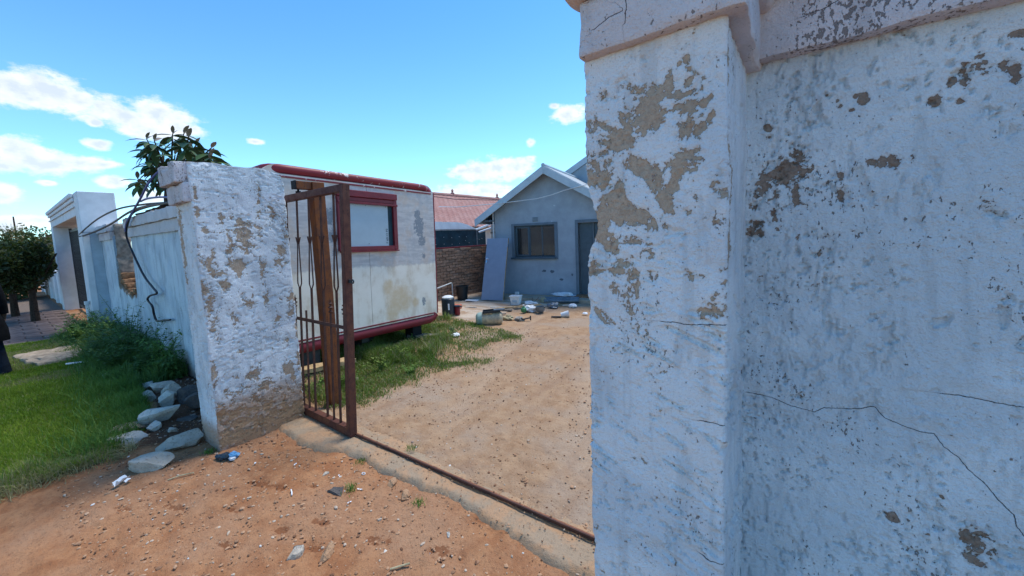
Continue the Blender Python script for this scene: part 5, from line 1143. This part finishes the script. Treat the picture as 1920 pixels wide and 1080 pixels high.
# branch tips: offsets from the base of the trunk
TIPS = []
for (cx_, cz_, rx_, rz_, q) in ((-.95,3.02,.55,.22,7),(-.1,3.26,.55,.30,9),(.9,3.00,.55,.20,5),(1.75,2.92,.42,.18,5)):
    for i in range(q):
        a = 2*math.pi*(i+.3*rg3.random())/q; r_ = rg3.uniform(.55,1.0); TIPS.append((cx_+rx_*r_*math.cos(a), rg3.uniform(-.22,.28), cz_+rz_*r_*math.sin(a)))
for (tx1, ty1, tz1) in TIPS:
    MB().tube([(-.03,0,2.62),(tx1*.55,ty1*.5,2.70+.5*(tz1-2.70)),(tx1,ty1,tz1)], [.026,.017,.007], 5).build('branch', MT['bark'], lq)
    for i in range(11):
        a = i*2.4+rg3.uniform(-.3,.3); k_ = i/11; yg = i == 0 or (i == 1 and tz1 > 3.2)
        o = bpy.data.objects.new('leaf', lvy if yg else lv); link(o, lq)
        o.location = (tx1*(1-.10*k_), ty1, tz1-.14*k_); s = rg3.uniform(.75,1.15)*(.6 if yg else .95); o.scale = (s*1.05,s*1.2,s)
        o.rotation_euler = (rg3.uniform(-.4,.4), (-.8 if yg else -.15+.95*k_)+rg3.uniform(-.15,.25), a)

# ------------------------------------------------------------------ cables on the left wall
def cable(name, pts, r, mat, label, smooth=3):
    pts = [Vector(p) for p in pts]; P = []
    for i in range(len(pts)-1):
        p0, p1, p2, p3 = pts[max(i-1,0)], pts[i], pts[i+1], pts[min(i+2,len(pts)-1)]
        for s in range(6):
            t = s/6; P.append(.5*((2*p1)+(p2-p0)*t+(2*p0-5*p1+4*p2-p3)*t*t+(3*p1-p0-3*p2+p3)*t**3))
    P.append(pts[-1]); o = pts[0]
    return tag(MB().tube([p-o for p in P], r, 6).build(name, MT[mat], None, smooth=True, loc=o), label, 'cable')
cable('black_cable', [(-6.0,1.30,2.25),(-7.0,1.28,2.27),(-7.75,1.26,2.24),(-8.10,1.25,2.12),(-8.34,1.25,1.95),(-8.28,1.27,1.74),(-7.78,1.29,1.34),(-7.30,1.29,1.17),(-7.04,1.28,1.10),(-7.45,1.28,1.04),(-7.70,1.29,.96),(-7.46,1.29,.88),(-7.47,1.30,.76),(-7.40,1.31,.67),(-7.0,1.31,.72),(-6.66,1.31,.76)], .014, 'cable_black', 'thick black cable hanging crookedly down the left wall with a loose end')
cable('black_cable', [(-12.08,1.10,2.03),(-11.2,1.12,2.04),(-10.0,1.18,2.10),(-9.0,1.22,2.17),(-8.05,1.24,2.25),(-7.3,1.26,2.28),(-6.3,1.30,2.26)], .016, 'cable_black', 'lower black cable slung from the white gateway to the wall top')
cable('blue_cable', [(-12.08,1.10,2.06),(-10.9,1.10,2.16),(-9.6,1.14,2.28),(-8.3,1.20,2.34),(-7.2,1.28,2.32),(-6.4,1.33,2.28)], .013, 'cable_black', 'upper dark blue cable slung from the white gateway towards the pillar')
cable('blue_cable', [(-8.3,1.24,2.0),(-8.1,1.24,2.13),(-7.55,1.24,2.27),(-7.1,1.25,2.40),(-6.75,1.28,2.56),(-6.45,1.32,2.66),(-6.2,1.40,2.70)], 0.013, 'cable_blue', 'violet-blue cable rising in a loop to the loquat trunk')
cable('thin_cable', [(-7.2,1.26,2.36),(-6.9,1.28,2.375),(-6.4,1.31,2.35),(-6.0,1.34,2.31)], .012, 'cable_blue', 'short thin blue cable along the top of the left wall')
ro = MB()
for i in range(9):
    a = rg3.uniform(-.3,.3); x0 = -7.9+i*.17; ro.tube([(x0+7,0+rg3.uniform(-.05,.1),.03),(x0+7.6+rg3.uniform(-.2,.2),rg3.uniform(-.02,.12),.05+.03*rg3.random()),(x0+8.2,rg3.uniform(0,.12),.04)], .016, 5)
tag(ro.build('dry_branches', MT['bark'], None, loc=(-7.0,1.36,2.20)), 'dark dry branches lying along the top of the left wall', 'branches')
m = MB(); m.tube([(0,0,0),(0,0,.62)], .03, 8); wp = thing('standpipe', 'white plastic standpipe stub at the foot of the gateway pier', 'pipe', (-11.75,1.05,0)); m.build('pipe', MT['white_plastic'], wp, smooth=True); MB().tube([(0,0,.62),(0,0,.69)], .042, 8).build('cap', MT['white_plastic'], wp, smooth=True)

# ------------------------------------------------------------------ person at the left edge
simple('black_cloth', (.008,.009,.011), .95, .1, var=.3, scale=14, bumpd=.006)
simple('navy_denim', (.010,.018,.034), .9, .15, var=.35, scale=16, bumpd=.006)
simple('skin_tone', (.16,.085,.055), .6, .3, var=.1, scale=8, bumpd=.001)
pe_ = thing('person', 'person in a long black coat and dark blue trousers, cut off by the left edge', 'person', (-8.78, -.27, gz1(-8.78,-.27)))
def skinned(name, pts, edges, rad, mat, parent, root=0, sub=2):
    bm = bmesh.new(); L = bm.verts.layers.skin.verify(); vs = [bm.verts.new(p) for p in pts]
    for v, r in zip(vs, rad): v[L].radius = (r, r) if not isinstance(r, tuple) else r
    vs[root][L].use_root = True
    for i, j in edges: bm.edges.new((vs[i], vs[j]))
    m = bpy.data.meshes.new(name); bm.to_mesh(m); bm.free(); o = obj(name, m, mat, parent)
    k1 = o.modifiers.new('skin', 'SKIN'); k1.use_smooth_shade = True; k2 = o.modifiers.new('sub', 'SUBSURF'); k2.levels = sub; k2.render_levels = sub
    return o
# facing down the street (-x), weight on both feet
BP = [(0,0,.95),(0,0,1.12),(-.01,0,1.30),(0,0,1.44),(-.01,0,1.52),(-.02,0,1.60),(-.03,0,1.70)]; BE = [(0,1),(1,2),(2,3),(3,4),(4,5),(5,6)]; BR = [(.15,.11),(.14,.10),(.16,.11),(.10,.08),.052,.075,.07]
for sy in (-1, 1):
    b = len(BP); BP += [(0,sy*.10,.86),(-.01,sy*.13,.48),(.02,sy*.17,.09),(-.14,sy*.19,.035)]; BR += [.085,.058,.042,.035]; BE += [(0,b),(b,b+1),(b+1,b+2),(b+2,b+3)]
    b = len(BP); BP += [(.0,sy*.19,1.40),(.03,sy*.25,1.12),(-.04,sy*.27,.88),(-.06,sy*.27,.80)]; BR += [.062,.046,.034,(.022,.036)]; BE += [(3,b),(b,b+1),(b+1,b+2),(b+2,b+3)]
    h0 = b+3
    for f, (dx, ln) in enumerate(((-.030,.070),(-.010,.080),(.010,.074),(.028,.060))):
        b = len(BP); BP += [(-.06+dx,sy*.272,.755),(-.065+dx,sy*.268,.755-ln*.5),(-.075+dx,sy*.258,.755-ln)]; BR += [.010,.009,.007]; BE += [(h0,b),(b,b+1),(b+1,b+2)]
    b = len(BP); BP += [(-.105,sy*.262,.79),(-.12,sy*.255,.755)]; BR += [.011,.009]; BE += [(h0,b),(b,b+1)]
skinned('body', BP, BE, BR, MT['skin_tone'], pe_)
def ring_shell(name, rings, mat, parent, n=28, seed=1):
    vs = []; fs = []
    for q, (cx, cy, z, rx, ry) in enumerate(rings):
        for k_ in range(n):
            a = 2*math.pi*k_/n; w = 1+.05*(vn2(np.array([k_*.7+seed]), np.array([z*4.]), seed)[0]-.5)*2*(1.4-z)
            vs.append((cx+rx*w*math.cos(a), cy+ry*w*math.sin(a), z))
    for i in range(len(rings)-1):
        for k_ in range(n): fs.append((i*n+k_, i*n+(k_+1) % n, (i+1)*n+(k_+1) % n, (i+1)*n+k_))
    return MB().add(vs, fs).build(name, mat, parent, smooth=True)
ct_ = ring_shell('coat', [(0,0,.50,.20,.295),(0,0,.54,.205,.30),(0,0,.66,.20,.295),(0,0,.80,.185,.265),(0,0,.95,.17,.225),(0,0,1.08,.165,.205),(0,0,1.22,.165,.215),(0,0,1.36,.15,.225),(0,0,1.44,.12,.19),(0,0,1.49,.085,.10),(0,0,1.53,.075,.08)], MT['black_cloth'], pe_)
for sy in (-1, 1):
    ring_shell('sleeve', [(-.03,sy*.27,.86,.052,.050),(.0,sy*.265,.98,.060,.056),(.03,sy*.25,1.12,.066,.062),(.01,sy*.215,1.28,.076,.070),(0,sy*.18,1.40,.080,.072),(0,sy*.13,1.455,.06,.06)], MT['black_cloth'], ct_, 16, 3)
    ring_shell('trouser_leg', [(.02,sy*.185,.05,.082,.088),(.015,sy*.18,.14,.080,.088),(.005,sy*.165,.30,.078,.086),(-.005,sy*.14,.48,.085,.090),(0,sy*.115,.70,.098,.098),(0,sy*.095,.90,.115,.10)], MT['navy_denim'], pe_, 18, 5)
    sh = MB(); sh.add([(x_+.02, sy*.19+y_, z_) for (x_, y_, z_) in ((.07,-.04,0),(.07,.04,0),(-.19,.05,0),(-.22,0,0),(-.19,-.05,0),(.06,-.04,.09),(.06,.04,.09),(-.06,.045,.08),(-.16,.04,.05),(-.19,0,.045),(-.16,-.04,.05),(-.06,-.045,.08))], [(0,1,2,3,4),(5,6,1,0),(6,7,8,2,1),(8,9,3,2),(9,10,4,3),(10,11,5,0,4),(5,11,7,6),(11,10,9,8,7)])
    sh.build('shoe', MT['black_rubber'], pe_, bevel=.012)
bmh = bmesh.new(); bmesh.ops.create_uvsphere(bmh, u_segments=24, v_segments=16, radius=1.)
for v in bmh.verts:
    x_, y_, z_ = v.co; jaw = 1-.22*max(0, -z_); nose = .16*max(0, 1-((y_/.18)**2+((z_+.05)/.2)**2)) if x_ < 0 else 0
    v.co = (x_*.098*jaw-nose*.11, y_*.075*jaw, z_*.118)
mh = bpy.data.meshes.new('head'); bmh.to_mesh(mh); bmh.free(); hd = obj('head', mh, MT['skin_tone'], pe_, (-.02,0,1.645)); mh.polygons.foreach_set('use_smooth', [True]*len(mh.polygons))
for sy in (-1, 1):
    e_ = MB(); e_.lathe([(0,-.006),(.018,-.006),(.022,0),(.014,.006),(0,.006)], (0,0,0), 12, Euler((R(90),0,0)).to_matrix()); e_.build('ear', MT['skin_tone'], hd, smooth=True, loc=(.005,sy*.076,-.005))
    e_ = MB(); e_.lathe([(0,-.010),(.007,-.007),(.010,0),(.007,.007),(0,.010)], (0,0,0), 10); e_.build('eye', MT['dark_metal'], hd, smooth=True, loc=(-.086,sy*.030,.008))
e_ = MB(); e_.tube([(-.088,-.022,-.058),(-.096,0,-.056),(-.088,.022,-.058)], .005, 6); e_.build('mouth', MT['broken_brick'], hd, smooth=True)
bmh = bmesh.new(); bmesh.ops.create_uvsphere(bmh, u_segments=22, v_segments=14, radius=1.); bmesh.ops.delete(bmh, geom=[v for v in bmh.verts if v.co.z < -.05+.75*max(0, -v.co.x)], context='VERTS')
for v in bmh.verts: v.co = (v.co.x*.106, v.co.y*.084, v.co.z*.128)
mh = bpy.data.meshes.new('hair'); bmh.to_mesh(mh); bmh.free(); obj('hair', mh, MT['black_cloth'], hd)
# ------------------------------------------------------------------ things lying about the yard
def simple_thing(name, mb, mat, label, cat, loc, rot=(0, 0, 0), group=None, **kw):
    return tag(mb.build(name, MT[mat], None, loc=loc, rot=rot, **kw), label, cat, group)
# door leaning against the house
ld = thing('loose_door', 'flat blue-grey door leaning against the house corner', 'door', (-6.30, 7.62, .02), (R(-21), 0, R(17)))
MB().box((-.33,-.02,0),(.28,.02,1.72)).build('door_leaf', MT['door_paint'], ld, bevel=.003)
MB().box((.28,-.019,.001),(.287,.019,1.719)).build('door_edge', MT['raw_wood'], ld)
m = MB(); m.box((-.295,-.032,1.02),(-.265,-.022,1.17)); h_ = m.build('lock_plate', MT['chrome'], ld, bevel=.003)
m = MB(); m.tube([(-.28,-.03,1.12),(-.28,-.07,1.12),(-.20,-.075,1.12)], .011, 8); m.build('handle', MT['chrome'], h_, smooth=True)
for z in (.25,1.45): MB().box((.287,-.022,z),(.292,.015,z+.10)).build('hinge', MT['chrome'], ld)
# black bucket
bk = thing('bucket', 'black plastic bucket standing before the brick wall', 'bucket', (-7.20, 7.42, .02))
MB().lathe([(.0,0),(.135,0),(.165,.34),(.18,.345),(.18,.37),(.150,.37),(.120,.02),(0,.02)], (0,0,0), 24).build('shell', MT['black_plastic'], bk, smooth=True)
m = MB(); m.tube([(.18*math.cos(t),.0+.02,.355+(.18*math.sin(t)*-.55)) for t in np.linspace(0,math.pi,14)], .005, 5); m.build('handle', MT['dark_metal'], bk)
# white tap pipe on the brick wall
tp = thing('tap_pipe', 'bent white water pipe standing against the brick wall', 'pipe', (-7.60, 7.45, 0))
m = MB(); m.tube([(0,0,0),(0,0,.40),(0,-.01,.435),(0,-.04,.45),(-.02,-.25,.41),(-.04,-.55,.36)], .017, 8); m.build('pipe', MT['cable_white'], tp, smooth=True)
MB().tube([(0,0,.0),(0,0,.04)], .03, 8).build('collar', MT['cable_white'], tp)
# dark blue canister and the red one beside it
cn = thing('canister', 'dark blue-black drum with a white lid beside the caravan corner', 'drum', (-6.02, 5.75, .02))
MB().lathe([(.0,0),(.135,0),(.14,.02),(.14,.36),(.125,.375),(0,.38)], (0,0,0), 24).build('body', MT['blue_black_plastic'], cn, smooth=True)
MB().lathe([(.0,.37),(.12,.372),(.125,.40),(.07,.43),(0,.435)], (0,0,0), 20).build('lid', MT['white_plastic'], cn, smooth=True)
MB().box((.10,-.115,.14),(.135,-.085,.27), rot=(0,0,R(-35))).build('paper_label', MT['paper'], cn)
rc = thing('red_can', 'small red can with a dark lid right of the blue-black drum', 'can', (-5.86, 5.86, .02))
MB().lathe([(.0,0),(.055,0),(.06,.01),(.06,.17),(.05,.18),(0,.18)], (0,0,0), 18).build('body', MT['red_paint'], rc, smooth=True)
MB().lathe([(.0,.18),(.065,.18),(.065,.205),(0,.21)], (0,0,0), 18).build('lid', MT['blue_black_plastic'], rc, smooth=True); MB().box((.04,-.02,.185),(.14,.02,.20)).build('spout', MT['blue_black_plastic'], rc)
m = MB(); m.box((-.10,-.07,0),(.10,.07,.11)); simple_thing('orange_crate', m, 'orange_plastic', 'small orange box lying behind the blue-black drum', 'box', (-6.35,6.35,.02), (0,0,R(20)), bevel=.02)
# old tank with a tray on top
tk = thing('old_tank', 'old beige cylindrical tank with a green end lying on the yard ground', 'tank', (-4.70, 5.55, .115), (0, 0, R(40)))
tk.scale = (.95, .76, .76)
MB().lathe([(.0,-.26),(.10,-.255),(.15,-.22),(.165,-.16),(.165,.20),(.15,.25),(.10,.27),(0,.275)], (0,0,0), 28, Euler((0,R(90),0)).to_matrix()).build('shell', MT['tan_enamel'], tk, smooth=True)
MB().lathe([(.0,-.275),(.10,-.27),(.155,-.235),(.171,-.18),(.171,-.145),(.160,-.145),(0,-.15)], (0,0,0), 28, Euler((0,R(90),0)).to_matrix()).build('end_cap', MT['pale_green_enamel'], tk, smooth=True)
for x in (-.10,.18): MB().lathe([(.150,x-.012),(.169,x-.012),(.169,x+.012),(.150,x+.012)], (0,0,0), 28, Euler((0,R(90),0)).to_matrix()).build('band', MT['tan_enamel'], tk, smooth=True)
ty_ = thing('metal_tray', 'dark shallow tray lying on top of the old beige tank', 'tray', (-4.66, 5.58, .24), (R(2), R(-3), R(38)))
ty_.scale = (.85, .70, .8)
m = MB(); m.box((-.20,-.13,0),(.20,.13,.008)); m.box((-.20,-.13,.008),(.20,-.118,.05)); m.box((-.20,.118,.008),(.20,.13,.05)); m.box((-.20,-.118,.008),(-.188,.118,.05)); m.box((.188,-.118,.008),(.20,.118,.05)); m.build('pan', MT['dark_metal'], ty_)
MB().box((-.18,-.132,-.03),(.02,-.128,.0)).build('board', MT['raw_wood'], ty_); MB().box((.05,-.05,.03),(.30,.08,.055)).build('strip', MT['grey_metal'], ty_)
# white tub
tb = thing('white_tub', 'square white plastic tub standing among the rubbish', 'tub', (-5.38, 7.38, .02), (0, 0, R(15)))
vs = []
for z, s in ((0,.095),(.20,.125),(.20,.135),(.225,.135)): vs += [(-s,-s*.8,z),(s,-s*.8,z),(s,s*.8,z),(-s,s*.8,z)]
q = MB(); q.add(vs, [(3,2,1,0)]+[(i*4+j, i*4+(j+1) % 4, i*4+4+(j+1) % 4, i*4+4+j) for i in range(3) for j in range(4)]+[(12,13,14,15)]); q.build('shell', MT['white_plastic'], tb, bevel=.006)
MB().box((-.06,-.092,.07),(.06,-.088,.16), rot=(R(-7),0,0)).build('print', MT['board_blue'], tb)
def crumple(name, r, seed, mat, label, cat, loc, flat=.5, group=None):
    bm = bmesh.new(); bmesh.ops.create_icosphere(bm, subdivisions=3, radius=1.); V = np.array([v.co[:] for v in bm.verts])
    n_ = vn3(V[:,0]*2.2+seed, V[:,1]*2.2, V[:,2]*2.2, seed); n2_ = vn3(V[:,0]*5+seed, V[:,1]*5, V[:,2]*5, seed+1); V = V*(.45+.8*n_+.35*n2_)[:, None]*np.array(r); V[:,2] = np.maximum(V[:,2], -r[2]*flat)
    for v, c in zip(bm.verts, V): v.co = c
    m = bpy.data.meshes.new(name); bm.to_mesh(m); bm.free(); return tag(obj(name, m, MT[mat], None, loc), label, cat, group)
crumple('plastic_bag', (.17,.10,.055), 3, 'white_plastic', 'crumpled white plastic bag right of the white tub', 'bag', (-5.08,7.55,.05))
crumple('plastic_bag', (.15,.11,.09), 4, 'white_plastic', 'white plastic bag next to the green bottle', 'bag', (-4.66,6.93,.05))
crumple('plaster_bag', (.30,.10,.06), 6, 'paper', 'torn white sack lying at the foot of the blue house wall', 'sack', (-4.72,8.60,.12))
crumple('paper_scrap', (.10,.07,.05), 8, 'paper', 'white scrap standing at the right of the grey pipes', 'paper', (-4.02,7.70,.04))
crumple('paper_scrap', (.06,.05,.03), 9, 'paper', 'white scrap in the grass off the caravan corner', 'paper', (-4.62,4.55,.04))
crumple('paper_scrap', (.055,.045,.025), 10, 'paper', 'white scrap half hidden by the near pillar edge', 'paper', (-3.42,7.1,.03))
crumple('grey_cloth', (.14,.10,.07), 12, 'grey_metal', 'lump of grey cloth at the end of the yellow plank', 'cloth', (-4.40,7.47,.05))
crumple('rag', (.12,.09,.06), 13, 'straw', 'beige rag lying behind the old tank', 'rag', (-4.62,6.02,.03))
crumple('rubble', (.10,.08,.05), 14, 'grey_concrete', 'lump of rubble between the old tank and the pot', 'rubble', (-4.38,6.10,.02))
gb = thing('green_bottle', 'green plastic bottle bulb beside the white bag', 'bottle', (-4.70, 6.72, .02)); MB().lathe([(0,0),(.05,0),(.065,.03),(.06,.08),(.025,.11),(.02,.14),(0,.14)], (0,0,0), 18).build('body', MT['green_plastic'], gb, smooth=True); MB().tube([(0,0,.138),(0,0,.165)], .022, 10).build('cap', MT['white_plastic'], gb)
po = thing('cooking_pot', 'small dark grey pot standing on the yard ground', 'pot', (-4.40, 6.92, .01)); MB().lathe([(0,0),(.07,0),(.095,.05),(.10,.12),(.105,.125),(.092,.125),(.085,.05),(0,.02)], (0,0,0), 22).build('bowl', MT['grey_metal'], po, smooth=True); MB().tube([(.10,0,.11),(.13,0,.115)], .012, 6).build('handle', MT['dark_metal'], po)
cu_ = thing('paper_cup', 'white cup lying on its side on the yard ground', 'cup', (-3.70, 6.74, .06), (0, R(80), R(30))); MB().lathe([(.0,-.08),(.045,-.08),(.065,.08),(.069,.085),(.060,.085),(.04,-.07),(0,-.07)], (0,0,0), 20).build('body', MT['white_plastic'], cu_, smooth=True)
m = MB(); m.box((-.10,-.02,0),(.10,.02,.025)); simple_thing('dark_stick', m, 'dark_metal', 'short dark offcut lying by the white cup', 'offcut', (-3.82,6.60,.01), (0,0,R(25)))
m = MB(); m.bar((-.09,0,.02),(.08,0,.05),.03,.02); m.bar((.08,0,.09),(.08,0,0),.025,.025); m.bar((-.09,0,.05),(-.09,0,0),.02,.02); simple_thing('iron_bracket', m, 'dark_metal', 'bent dark iron bracket on the ground in front of the pot', 'bracket', (-4.22,6.12,.01), (0,0,R(30)))
m = MB(); m.bar((-.10,0,.0),(.06,0,.17),.025,.02); m.bar((-.10,0,.0),(-.10,0,.16),.02,.02); simple_thing('broken_chair', m, 'grey_wood', 'broken wooden corner piece sticking up among the rubbish', 'wood', (-4.98,7.68,.01), (0,0,R(20)))
GPK = 'planks lying among the rubbish'
for (x, y, z, l, w, rz, mt, lb) in ((-5.0,7.10,.05,.90,.07,52,'raw_wood','long yellow plank across the rubbish'),(-5.32,6.78,.035,.36,.10,40,'raw_wood','short brown plank end under the yellow one'),(-5.25,6.70,.02,.40,.16,25,'grey_wood','dark grey board under the planks'),(-4.12,7.72,.03,.30,.06,25,'pale_wood','pale offcut in front of the grey pipes'),(-5.55,6.85,.02,.30,.10,20,'pale_wood','whitish board lying left of the yellow plank'),(-5.05,6.25,.025,.35,.05,35,'grey_wood','narrow grey lath behind the old tank'),(-6.75,7.30,.03,.34,.14,15,'paper','flat white tile lying at the foot of the leaning door'),(-6.15,6.6,.02,.30,.06,10,'pale_wood','thin pale strip lying on the concrete apron')):
    V, Fq = rough_box((-l/2,-w/2,0), (l/2,w/2,.022), .03, .004, 10, int(abs(x*100)), .003); tag(obj('plank', me_np('plank', V, Fq), MT[mt], None, (x,y,z), (0,0,R(rz))), lb, 'plank', GPK)
for (dy, dz, lb) in ((0,.055,'front one of two grey pipes lying before the house step'),(.12,.085,'rear one of two grey pipes lying before the house step')):
    m = MB(); m.tube([(-.42,0,0),(.42,0,0)], .055, 14); simple_thing('grey_pipe', m, 'grey_metal', lb, 'pipe', (-4.52-dy*.4,8.08+dy,dz), (0,0,R(24)), 'grey pipes before the step', smooth=True)
crumple('rag', (.09,.06,.09), 15, 'straw', 'beige rag bunched at the left end of the grey pipes', 'rag', (-4.93,7.92,.05))
m = MB(); m.box((-.05,-.04,0),(.05,.04,.07)); simple_thing('white_block', m, 'paper', 'small white block on the step right of the leaning door', 'block', (-6.06,8.38,.08), (0,0,R(10)), bevel=.004)
# ------------------------------------------------------------------ small litter on the street side
pp = MB(); rgp = random.Random(2)
def sheet(name, w, l, seed, mat, label, cat, loc, rz, amp=.02, parts=3):
    rg = np.random.default_rng(seed); V = []; Fs = []; b = 0
    for p in range(parts):
        n = 7; a, c = np.meshgrid(np.linspace(-1,1,n), np.linspace(-1,1,n), indexing='ij'); an = p*2.1+.4; ox, oy = .55*w*math.cos(an), .55*l*math.sin(an)
        x = a.ravel()*w*.5*rg.uniform(.6,1.)+ox; y = c.ravel()*l*.5*rg.uniform(.6,1.)+oy; z = amp*(.7+1.2*vn2(x*60+seed, y*60, seed+p))+amp*1.2*(np.abs(a.ravel()))*(p+1)*.5
        top = np.stack([x, y, z], -1); bot = top-np.array([0,0,.0015]); V += [top, bot]; f = grid_faces(n, n); Fs += [f+b, f[:, ::-1]+b+n*n]; b += 2*n*n
    return tag(obj(name, me_np(name, np.concatenate(V), np.concatenate(Fs), None, True), MT[mat], None, loc, (0,0,R(rz))), label, cat)
sheet('crumpled_paper', .05, .06, 3, 'paper', 'crumpled white paper scrap lying below the edging stones', 'paper', (-3.87,.40,gz1(-3.87,.40)), 30, .018)
wpz = thing('sweet_wrapper', 'shiny blue and black plastic wrapper lying at the foot of the left pillar', 'wrapper', (-3.60,.955,gz1(-3.6,.955)+.02), (0,0,R(35)))
def puff(name, r, seed, mat, parent, loc):
    o = crumple(name, r, seed, mat, None, None, loc, .5); o.parent = parent; return o
puff('black_part', (.060,.035,.030), 21, 'blue_black_plastic', wpz, (-.035,0,.0)); puff('blue_part', (.036,.034,.030), 22, 'blue_plastic', wpz, (.035,.005,.002)); puff('white_part', (.024,.018,.014), 23, 'white_plastic', wpz, (.048,-.02,-.004))
m = MB(); m.tube([(-.035,0,.006),(0,.002,.008),(.035,0,.006)], .004, 6); simple_thing('white_stick', m, 'paper', 'thin white stick lying on the red dirt', 'stick', (-2.73,1.05,gz1(-2.73,1.05)+.004), (0,0,R(-20)), smooth=True)
m = MB(); m.tube([(.014*math.cos(t),.010*math.sin(t),0) for t in np.linspace(0,2*math.pi,15)], .0028, 6, False); simple_thing('white_ring', m, 'white_plastic', 'tiny white plastic ring lying by the concrete edge', 'ring', (-2.50,1.45,gz1(-2.5,1.45)+.008), smooth=True)
m = MB(); m.tube([(-.05,0,.006),(.05,.004,.010)], .005, 6); simple_thing('straw_stick', m, 'straw', 'pale broken stick near the bottom edge on the dirt', 'stick', (-1.62,1.10,gz1(-1.62,1.10)+.004), (0,0,R(50)), smooth=True)
m = MB(); m.tube([(-.07,0,.006),(.0,.006,.010),(.08,-.004,.006)], .0045, 6); simple_thing('straw_stick', m, 'straw', 'thin pale twig lying right of the edging stones', 'stick', (-3.62,.66,gz1(-3.62,.66)+.004), (0,0,R(70)), smooth=True)
for i, (x, y, lb) in enumerate(((-2.62,1.33,'white paper fleck at the dirt edge left of the white ring'),(-2.36,1.33,'white fleck lying on the green tuft'),(-2.30,1.22,'white fleck just below the green tuft'),(-3.05,1.22,'white fleck in the middle of the red dirt'),(-3.33,1.05,'white fleck on the dirt right of the blue wrapper'))):
    sheet('paper_fleck', .016, .012, 30+i, 'paper', lb, 'paper', (x,y,gz1(x,y)+.004), i*40, .004, 2)
m = MB(); m.box((-.16,-.03,0),(.16,.03,.012)); simple_thing('white_litter', m, 'paper', 'white strip of litter lying in the lawn before the weeds', 'litter', (-8.35,.62,.10), (0,R(3),R(80)))
print('OBJECTS', len(bpy.data.objects))
